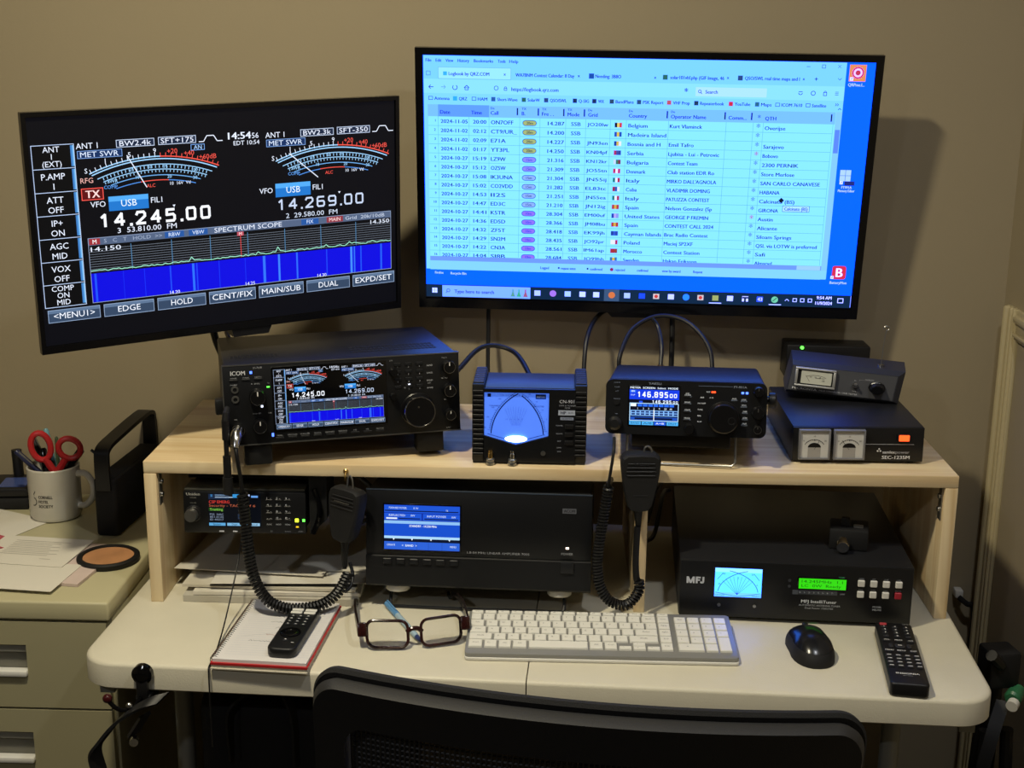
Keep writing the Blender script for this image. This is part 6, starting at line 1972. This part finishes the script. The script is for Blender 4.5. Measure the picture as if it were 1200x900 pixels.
sheet('pen_tray_card', -0.395, 0.120, 0.22, 0.21, TZ + 0.0228, 0.0012, R(2), 'dark card edge poking from the pile under the scanner', mat('dark_card', '2a2825', 0.7), 0, GP)
sheet('paper_sheet', -0.385, 0.125, 0.240, 0.222, TZ + 0.0245, 0.0008, R(3), 'white sheet near the top of the pile under the scanner', m_paper, 0.003, GP)
sheet('paper_sheet', -0.443, 0.150, 0.232, 0.205, TZ + 0.0262, 0.0008, R(-5), 'topmost white sheet, corner sticking out by the shelf side board', m_paper, 0.004, GP, corner=0.0)
sheet('paper_sheet', -0.318, 0.165, 0.090, 0.20, TZ + 0.0280, 0.0006, R(2), 'small white sheet at the pile edge beside the amplifier', m_paper, 0.0, GP)

# ================================================================ things on the file cabinet
GC = 'papers on the cabinet'
sheet('paper_sheet', -0.800, 0.030, 0.16, 0.105, CZ + 0.0055, 0.0008, R(-6), 'plain white sheet nearest the cabinet front edge', m_paper, 0, GC)
sheet('paper_bundle', -0.790, 0.095, 0.21, 0.16, CZ + 0.0006, 0.0045, R(-8), 'pale folded leaflets under the printed letter on the cabinet', mat('pale_pink_paper', 'c9b6ae', 0.8), 0, GC)
lt = sheet('printed_letter', -0.810, 0.125, 0.150, 0.115, CZ + 0.0068, 0.0008, R(-6), 'printed letter lying on the leaflets on the cabinet', m_paper, 0, GC)
p = Canvas(lt, 0, 0, fg='printed_text', bg='print', fn=lambda x, y, l: (-0.075 + x / 1000, 0.0575 - y / 1000, 0.0010))
for k in range(9):
    p.rect(28, 18 + 7 * k, 92 - (k * 13) % 30, 1.2, '8a867c', 0)
p.rect(100, 88, 18, 1.2, '8a867c', 0)
sheet('paper_sheet', -0.93, 0.255, 0.15, 0.12, CZ + 0.0006, 0.0008, R(-25), 'white sheet left of the mug on the cabinet', m_paper, 0, GC)
sheet('pink_slip', -0.893, 0.165, 0.085, 0.05, CZ + 0.006, 0.0010, R(-28), 'crumpled pink slip beside the letter on the cabinet', mat('pink_paper', 'b0505a', 0.8, var=0.3), 0.006, GC)

co = empty('coaster', (-0.685, 0.108, CZ + 0.0005), (0, 0, R(30)), 'round wooden coaster with black rim on the cabinet', 'coaster')
MB().lathe((0, 0, 0), (0, 0, 0.010), [(0, 0.046), (0.003, 0.048), (0.008, 0.048), (0.010, 0.045), (0.0095, 0.040), (0.006, 0.039), (0.004, 0.0)], 40, cap=False).build('rim', m_rubber, co)
MB().cyl((0, 0, 0.003), (0, 0, 0.0072), 0.0388, seg=40).build('wood_inlay', pine('walnut_like', 0) if False else mat('coaster_wood', 'b5825a', 0.5, var=0.35, scale=30), co)

# tall black lantern / speaker box with strap handle
sp = empty('portable_speaker', (-0.720, 0.212, CZ + 0.0005), (0, 0, R(-4.5)), 'tall narrow black speaker box with strap handle, beside the shelf', 'speaker')
bh = 0.098
softplate([(x, y) for x, y in rrect(-0.019, 0.019, 0.0, 0.205, 0.006, 4)], 0.0, bh, 0.004, 3).build('body', m_blackm, sp)
MB().box(-0.015, 0.015, 0.008, 0.197, bh - 0.001, bh + 0.0012, 0.001).build('top_grille', mat('grille_cloth', '1e1e1f', 0.9, bump=0.5, bscale=900), sp)
MB().strap(catmull([(0.0, -0.002, 0.080), (0.0, -0.003, 0.130), (0.0, 0.006, 0.148), (0.0, 0.05, 0.154), (0.0, 0.16, 0.160), (0.0, 0.198, 0.157), (0.0, 0.207, 0.140), (0.0, 0.206, 0.080)], 6), 0.024, 0.007, (1, 0, 0)).build('handle', m_black, sp)
MB().cyl((-0.012, 0.004, 0.140), (-0.020, 0.004, 0.146), 0.0025, seg=10).build('handle_pin', m_black, sp)

# mug with text
mg = empty('mug', (-0.838, 0.305, CZ + 0.0005), (0, 0, 0), 'white mug with black lettering, holding pens and scissors', 'mug')
m_mug = mat('mug_glaze', 'c9c5ba', 0.25, var=0.02)
mr, mh = 0.043, 0.092
MB().lathe((0, 0, 0), (0, 0, mh), [(0, 0.036), (0.002, 0.0405), (0.008, mr), (mh - 0.002, mr + 0.0005), (mh, mr - 0.0012), (mh - 0.002, mr - 0.003), (0.010, mr - 0.0035), (0.005, 0.034), (0.005, 0.0)], 40, cap=False).build('cup', m_mug, mg)
ha = R(-8)
hx, hy = math.cos(ha), math.sin(ha)
MB().tube(catmull([(hx * 0.040, hy * 0.040, 0.078), (hx * 0.058, hy * 0.058, 0.079), (hx * 0.070, hy * 0.070, 0.062), (hx * 0.069, hy * 0.069, 0.040), (hx * 0.056, hy * 0.056, 0.024), (hx * 0.041, hy * 0.041, 0.022)], 6), 0.0055, 10).build('handle', m_mug, mg)
def onmug(x, y, l):
    a = -PI / 2 + R(-4) + (x - 10) / 1000 / mr
    return ((mr + 0.0007) * math.cos(a), (mr + 0.0007) * math.sin(a), mh - y / 1000)
p = Canvas(mg, 0, 0, fg='lettering', bg='print', fn=onmug, rough=0.3)
for k, s_ in enumerate(('CORNELL', 'HOTEL', 'SOCIETY')):
    p.text(0, 45 + 8.0 * k, s_, 5.0, '1c1c20', w=(24, 17, 24)[k], bold=True)
p.ring(-11, 54, 7, 1.6, '1c1c20', 2, -75, 100, 14)
p.line(-10, 42, -6, 36, 1.3, '1c1c20')

def stick(name, base, top, r, m, label, cat, tip_m=None, cap=None, group='pens in the mug'):
    t = empty(name, base, label=label, cat=cat, group=group)
    d = Vector(top) - Vector(base)
    L = d.length
    u = d / L
    MB().lathe((0, 0, 0), d, [(0, r * 0.3), (0.01, r), (L - 0.004, r), (L, r * 0.6)], 10).build('barrel', m, t)
    if cap:
        MB().lathe(u * (L - 0.034), d + u * 0.001, [(0, r * 1.12), (0.03, r * 1.12), (0.034, r * 0.8)], 10).build('cap', cap, t)
        MB().cyl(u * (L - 0.032) + Vector((r * 1.2, -r * 0.6, 0)), u * (L - 0.002) + Vector((r * 1.2, -r * 0.6, 0)), 0.0012, seg=6).build('clip', m_steel, t)
    return t
mc = Vector((-0.838, 0.305, CZ))
def S_(bx, by, tx, ty, tz): return (mc + Vector((bx, by, 0.009)), mc + Vector((tx, ty, tz)))
def S2_(b, t_): return (mc + Vector(b), mc + Vector(t_))
m_navy = mat('navy_pen', '23284a', 0.35)
stick('pen', *S2_((0.031, 0.004, 0.022), (-0.058, -0.010, 0.118)), 0.0045, m_navy, 'navy pen leaning furthest left in the mug', 'pen', cap=m_navy)
stick('pen', *S_(0.020, 0.002, -0.040, 0.018, 0.138), 0.0045, m_black, 'black pen leaning left in the mug, behind the scissors', 'pen', cap=m_black)
stick('marker_pen', *S_(0.0, -0.012, -0.020, 0.012, 0.117), 0.0055, m_black, 'chrome-clipped black pen seen through the scissor loop', 'pen', cap=m_gloss)
stick('marker_pen', *S2_((-0.024, 0.012, 0.018), (0.047, 0.010, 0.116)), 0.0058, m_black, 'thick black marker leaning right in the mug', 'pen', cap=m_black)
stick('pen', *S_(0.008, 0.016, -0.018, 0.026, 0.147), 0.0048, mat('teal_pen', '6fa0ac', 0.3), 'pale teal pen standing tallest in the mug', 'pen')
stick('pencil', *S_(0.0, 0.018, -0.002, 0.030, 0.132), 0.0030, mat('green_pencil', '4a5a40', 0.4), 'thin green pencil at the back of the mug', 'pencil')
sc = empty('scissors', tuple(mc + Vector((0.002, -0.016, 0.012))), (R(-4), R(6), R(14)), 'scissors with red plastic handles standing in the mug', 'scissors')
m_scr = mat('scissor_red', 'b3262a', 0.35, var=0.05)
MB().add([(-0.008, 0, 0.0), (0.0, 0, 0.0), (0.006, 0, 0.075), (-0.008, 0, 0.075), (-0.008, 0.002, 0.0), (0.0, 0.002, 0.0), (0.006, 0.002, 0.075), (-0.008, 0.002, 0.075)], [(0, 1, 2, 3), (7, 6, 5, 4), (0, 4, 5, 1), (1, 5, 6, 2), (2, 6, 7, 3), (3, 7, 4, 0)]).build('blade', m_steel, sc, 0)
for cx_, cz_, rx, rz_, tilt in ((-0.026, 0.113, 0.0155, 0.0235, 0.30), (0.020, 0.112, 0.0185, 0.0165, -0.55)):
    lp = []
    for k in range(22):
        a = 2 * PI * k / 22
        x, z = rx * math.cos(a), rz_ * math.sin(a)
        lp.append((cx_ + x * math.cos(tilt) - z * math.sin(tilt), 0.0, cz_ + x * math.sin(tilt) + z * math.cos(tilt)))
    h_ = MB().tube(lp, 0.0052, 10, closed=True).build('handle', m_scr, sc)
    MB().tube(catmull([(cx_ * 0.72, 0, cz_ - 0.019), (cx_ * 0.4, 0, cz_ - 0.032), (0.0, 0.0, 0.066), (0.0, 0, 0.058)], 5), 0.0062, 8).build('handle_shank', m_scr, h_)

# dark gadget with a small screen at the left edge
gd = empty('desk_gadget', (-0.955, 0.355, CZ + 0.0005), (0, 0, R(6)), 'low black gadget with tiny blue screen, left of the mug', 'gadget')
MB().box(-0.07, 0.056, -0.03, 0.055, 0.0, 0.020, 0.003).build('lower_case', m_blackm, gd)
MB().box(-0.07, 0.056, -0.028, 0.055, 0.022, 0.038, 0.004).build('upper_case', m_black, gd)
MB().box(0.004, 0.050, -0.02, 0.03, 0.038, 0.0388).build('screen', mat('gadget_screen', '3c4c80', 0.25, var=0.0, emit=0.06), gd, 0)
MB().tube([(0.022, 0.045, 0.036), (0.020, 0.047, 0.085)], 0.009, 12).build('post', m_black, gd)

# ================================================================ clamp hook with hanging headset, bag, tower, tripod
ck = empty('clamp_hook', (-0.538, -0.2085, 0.712), (0, 0, -0.0462), 'black clamp hook with ball ends on the table edge', 'hook')
MB().lathe((0, 0.002, 0.012), (0, -0.010, 0.012), [(0, 0.014), (0.008, 0.014), (0.010, 0.011), (0.012, 0.008)], 22).build('clamp_knob', m_gloss, ck)
MB().box(-0.010, 0.010, -0.008, 0.03, -0.032, -0.018, 0.002).build('clamp_jaw', m_black, ck)
MB().box(-0.008, 0.008, -0.009, -0.001, -0.022, 0.006, 0.002).build('clamp_body', m_black, ck)
MB().tube(catmull([(-0.002, -0.008, -0.020), (-0.012, -0.018, -0.032), (-0.028, -0.024, -0.030), (-0.040, -0.026, -0.018)], 5), 0.0030, 8).build('hook_arm', m_gloss, ck)
MB().ball((-0.041, -0.026, -0.014), 0.0065).build('ball_end', mat('dark_red_ball', '3a0e12', 0.15, var=0), ck)
MB().ball((-0.014, -0.020, -0.026), 0.0045).build('ball_end', m_chrome, ck)

hs = empty('headset', (-0.55, -0.235, 0.690), (0, 0, 0), 'black headset hanging by its headband from the clamp hook', 'headset')
MB().strap(catmull([(0.042, 0.010, 0.006), (0.018, 0.004, 0.0), (-0.014, 0.0, -0.020), (-0.038, -0.004, -0.048), (-0.050, -0.004, -0.068), (-0.046, -0.002, -0.10), (-0.038, 0.0, -0.14)], 6), 0.022, 0.004, (0.55, 0.6, 0.45)).build('headband', m_black, hs)
MB().strap([(0.010, 0.03, -0.030), (-0.008, 0.028, -0.058)], 0.016, 0.006, (0.8, 0.4, 0.35)).build('slider', m_black, hs)
MB().cyl((-0.004, 0.022, -0.062), (-0.002, 0.012, -0.062), 0.006, seg=14).build('slider_screw', m_chrome, hs)
MB().lathe((-0.05, 0.0, -0.185), (-0.018, 0.012, -0.185), [(0, 0.030), (0.01, 0.036), (0.026, 0.036), (0.034, 0.028)], 22).build('ear_cup', m_black, hs)

bg = empty('carry_bag', (-0.375, -0.085, 0.0), (0, 0, R(-4)), 'black fabric bag standing under the left side of the table', 'bag')
softplate(rrect(-0.115, 0.20, -0.06, 0.045, 0.04, 5), 0.0, 0.655, 0.03, 4).build('bag_body', mat('bag_fabric', '0c0c0e', 0.85, var=0.3, scale=120, bump=0.5, bscale=500), bg)
MB().strap(catmull([(-0.06, -0.06, 0.56), (-0.055, -0.066, 0.645), (0.0, -0.05, 0.672), (0.03, -0.062, 0.64), (0.034, -0.064, 0.56)], 6), 0.018, 0.004, (0.3, 1, 0)).build('bag_strap', m_rubber, bg)
MB().box(-0.10, 0.185, -0.0625, -0.058, 0.38, 0.386).build('zipper', m_steel, bg)

ct = empty('computer_tower', (0.16, 0.02, 0.0), (0, 0, 0), 'black computer tower on the floor beneath the table', 'computer')
MB().box(-0.10, 0.10, 0.004, 0.40, 0.012, 0.43, 0.004).build('case', m_blackm, ct)
MB().box(-0.10, 0.10, -0.004, 0.006, 0.012, 0.43, 0.006).build('front_bezel', m_black, ct)
MB().cyl((0.06, -0.004, 0.38), (0.06, -0.007, 0.38), 0.008, seg=16).build('power_button', m_steel, ct)
for x in (-0.08, 0.08):
    for y in (0.03, 0.36):
        MB().cyl((x, y, 0), (x, y, 0.014), 0.012, seg=12).build('foot', m_rubber, ct)

tp = empty('tripod', (0.700, 0.09, 0.0), (0, 0, R(10)), 'folded black tripod with green-ringed knob, between table and right wall', 'tripod')
MB().tube([(0, 0, 0.42), (0, 0, 0.60)], 0.012, 12).build('centre_column', m_black, tp)
for k, (dx, dy) in enumerate(((-0.03, -0.03), (0.03, -0.03), (0.0, 0.045))):
    MB().tube([(dx * 0.6, dy * 0.6, 0.52), (dx * 1.3, dy * 1.5, 0.012)], 0.010, 10).build('leg', m_black, tp)
MB().box(-0.022, 0.028, -0.024, 0.024, 0.59, 0.65, 0.006).build('head', m_blackm, tp)
MB().lathe((0.028, -0.022, 0.588), (0.004, -0.045, 0.582), [(0, 0.010), (0.012, 0.010), (0.014, 0.013), (0.026, 0.013), (0.030, 0.010)], 18).build('lock_knob', mat('knob_green', '2f6a48', 0.35), tp)
MB().cyl((0.008, -0.047, 0.580), (0.000, -0.055, 0.578), 0.009, seg=16).build('knob_cap', m_whitepaint, tp)
MB().tube([(-0.005, -0.02, 0.63), (-0.03, -0.035, 0.655)], 0.009, 10).build('pan_handle', m_black, tp)
MB().strap(catmull([(0.0, -0.03, 0.575), (-0.03, -0.06, 0.53), (-0.05, -0.075, 0.46), (-0.045, -0.07, 0.36)], 6), 0.02, 0.003, (0.8, -0.5, 0)).build('carry_strap', m_rubber, tp)

Canvas.flush()
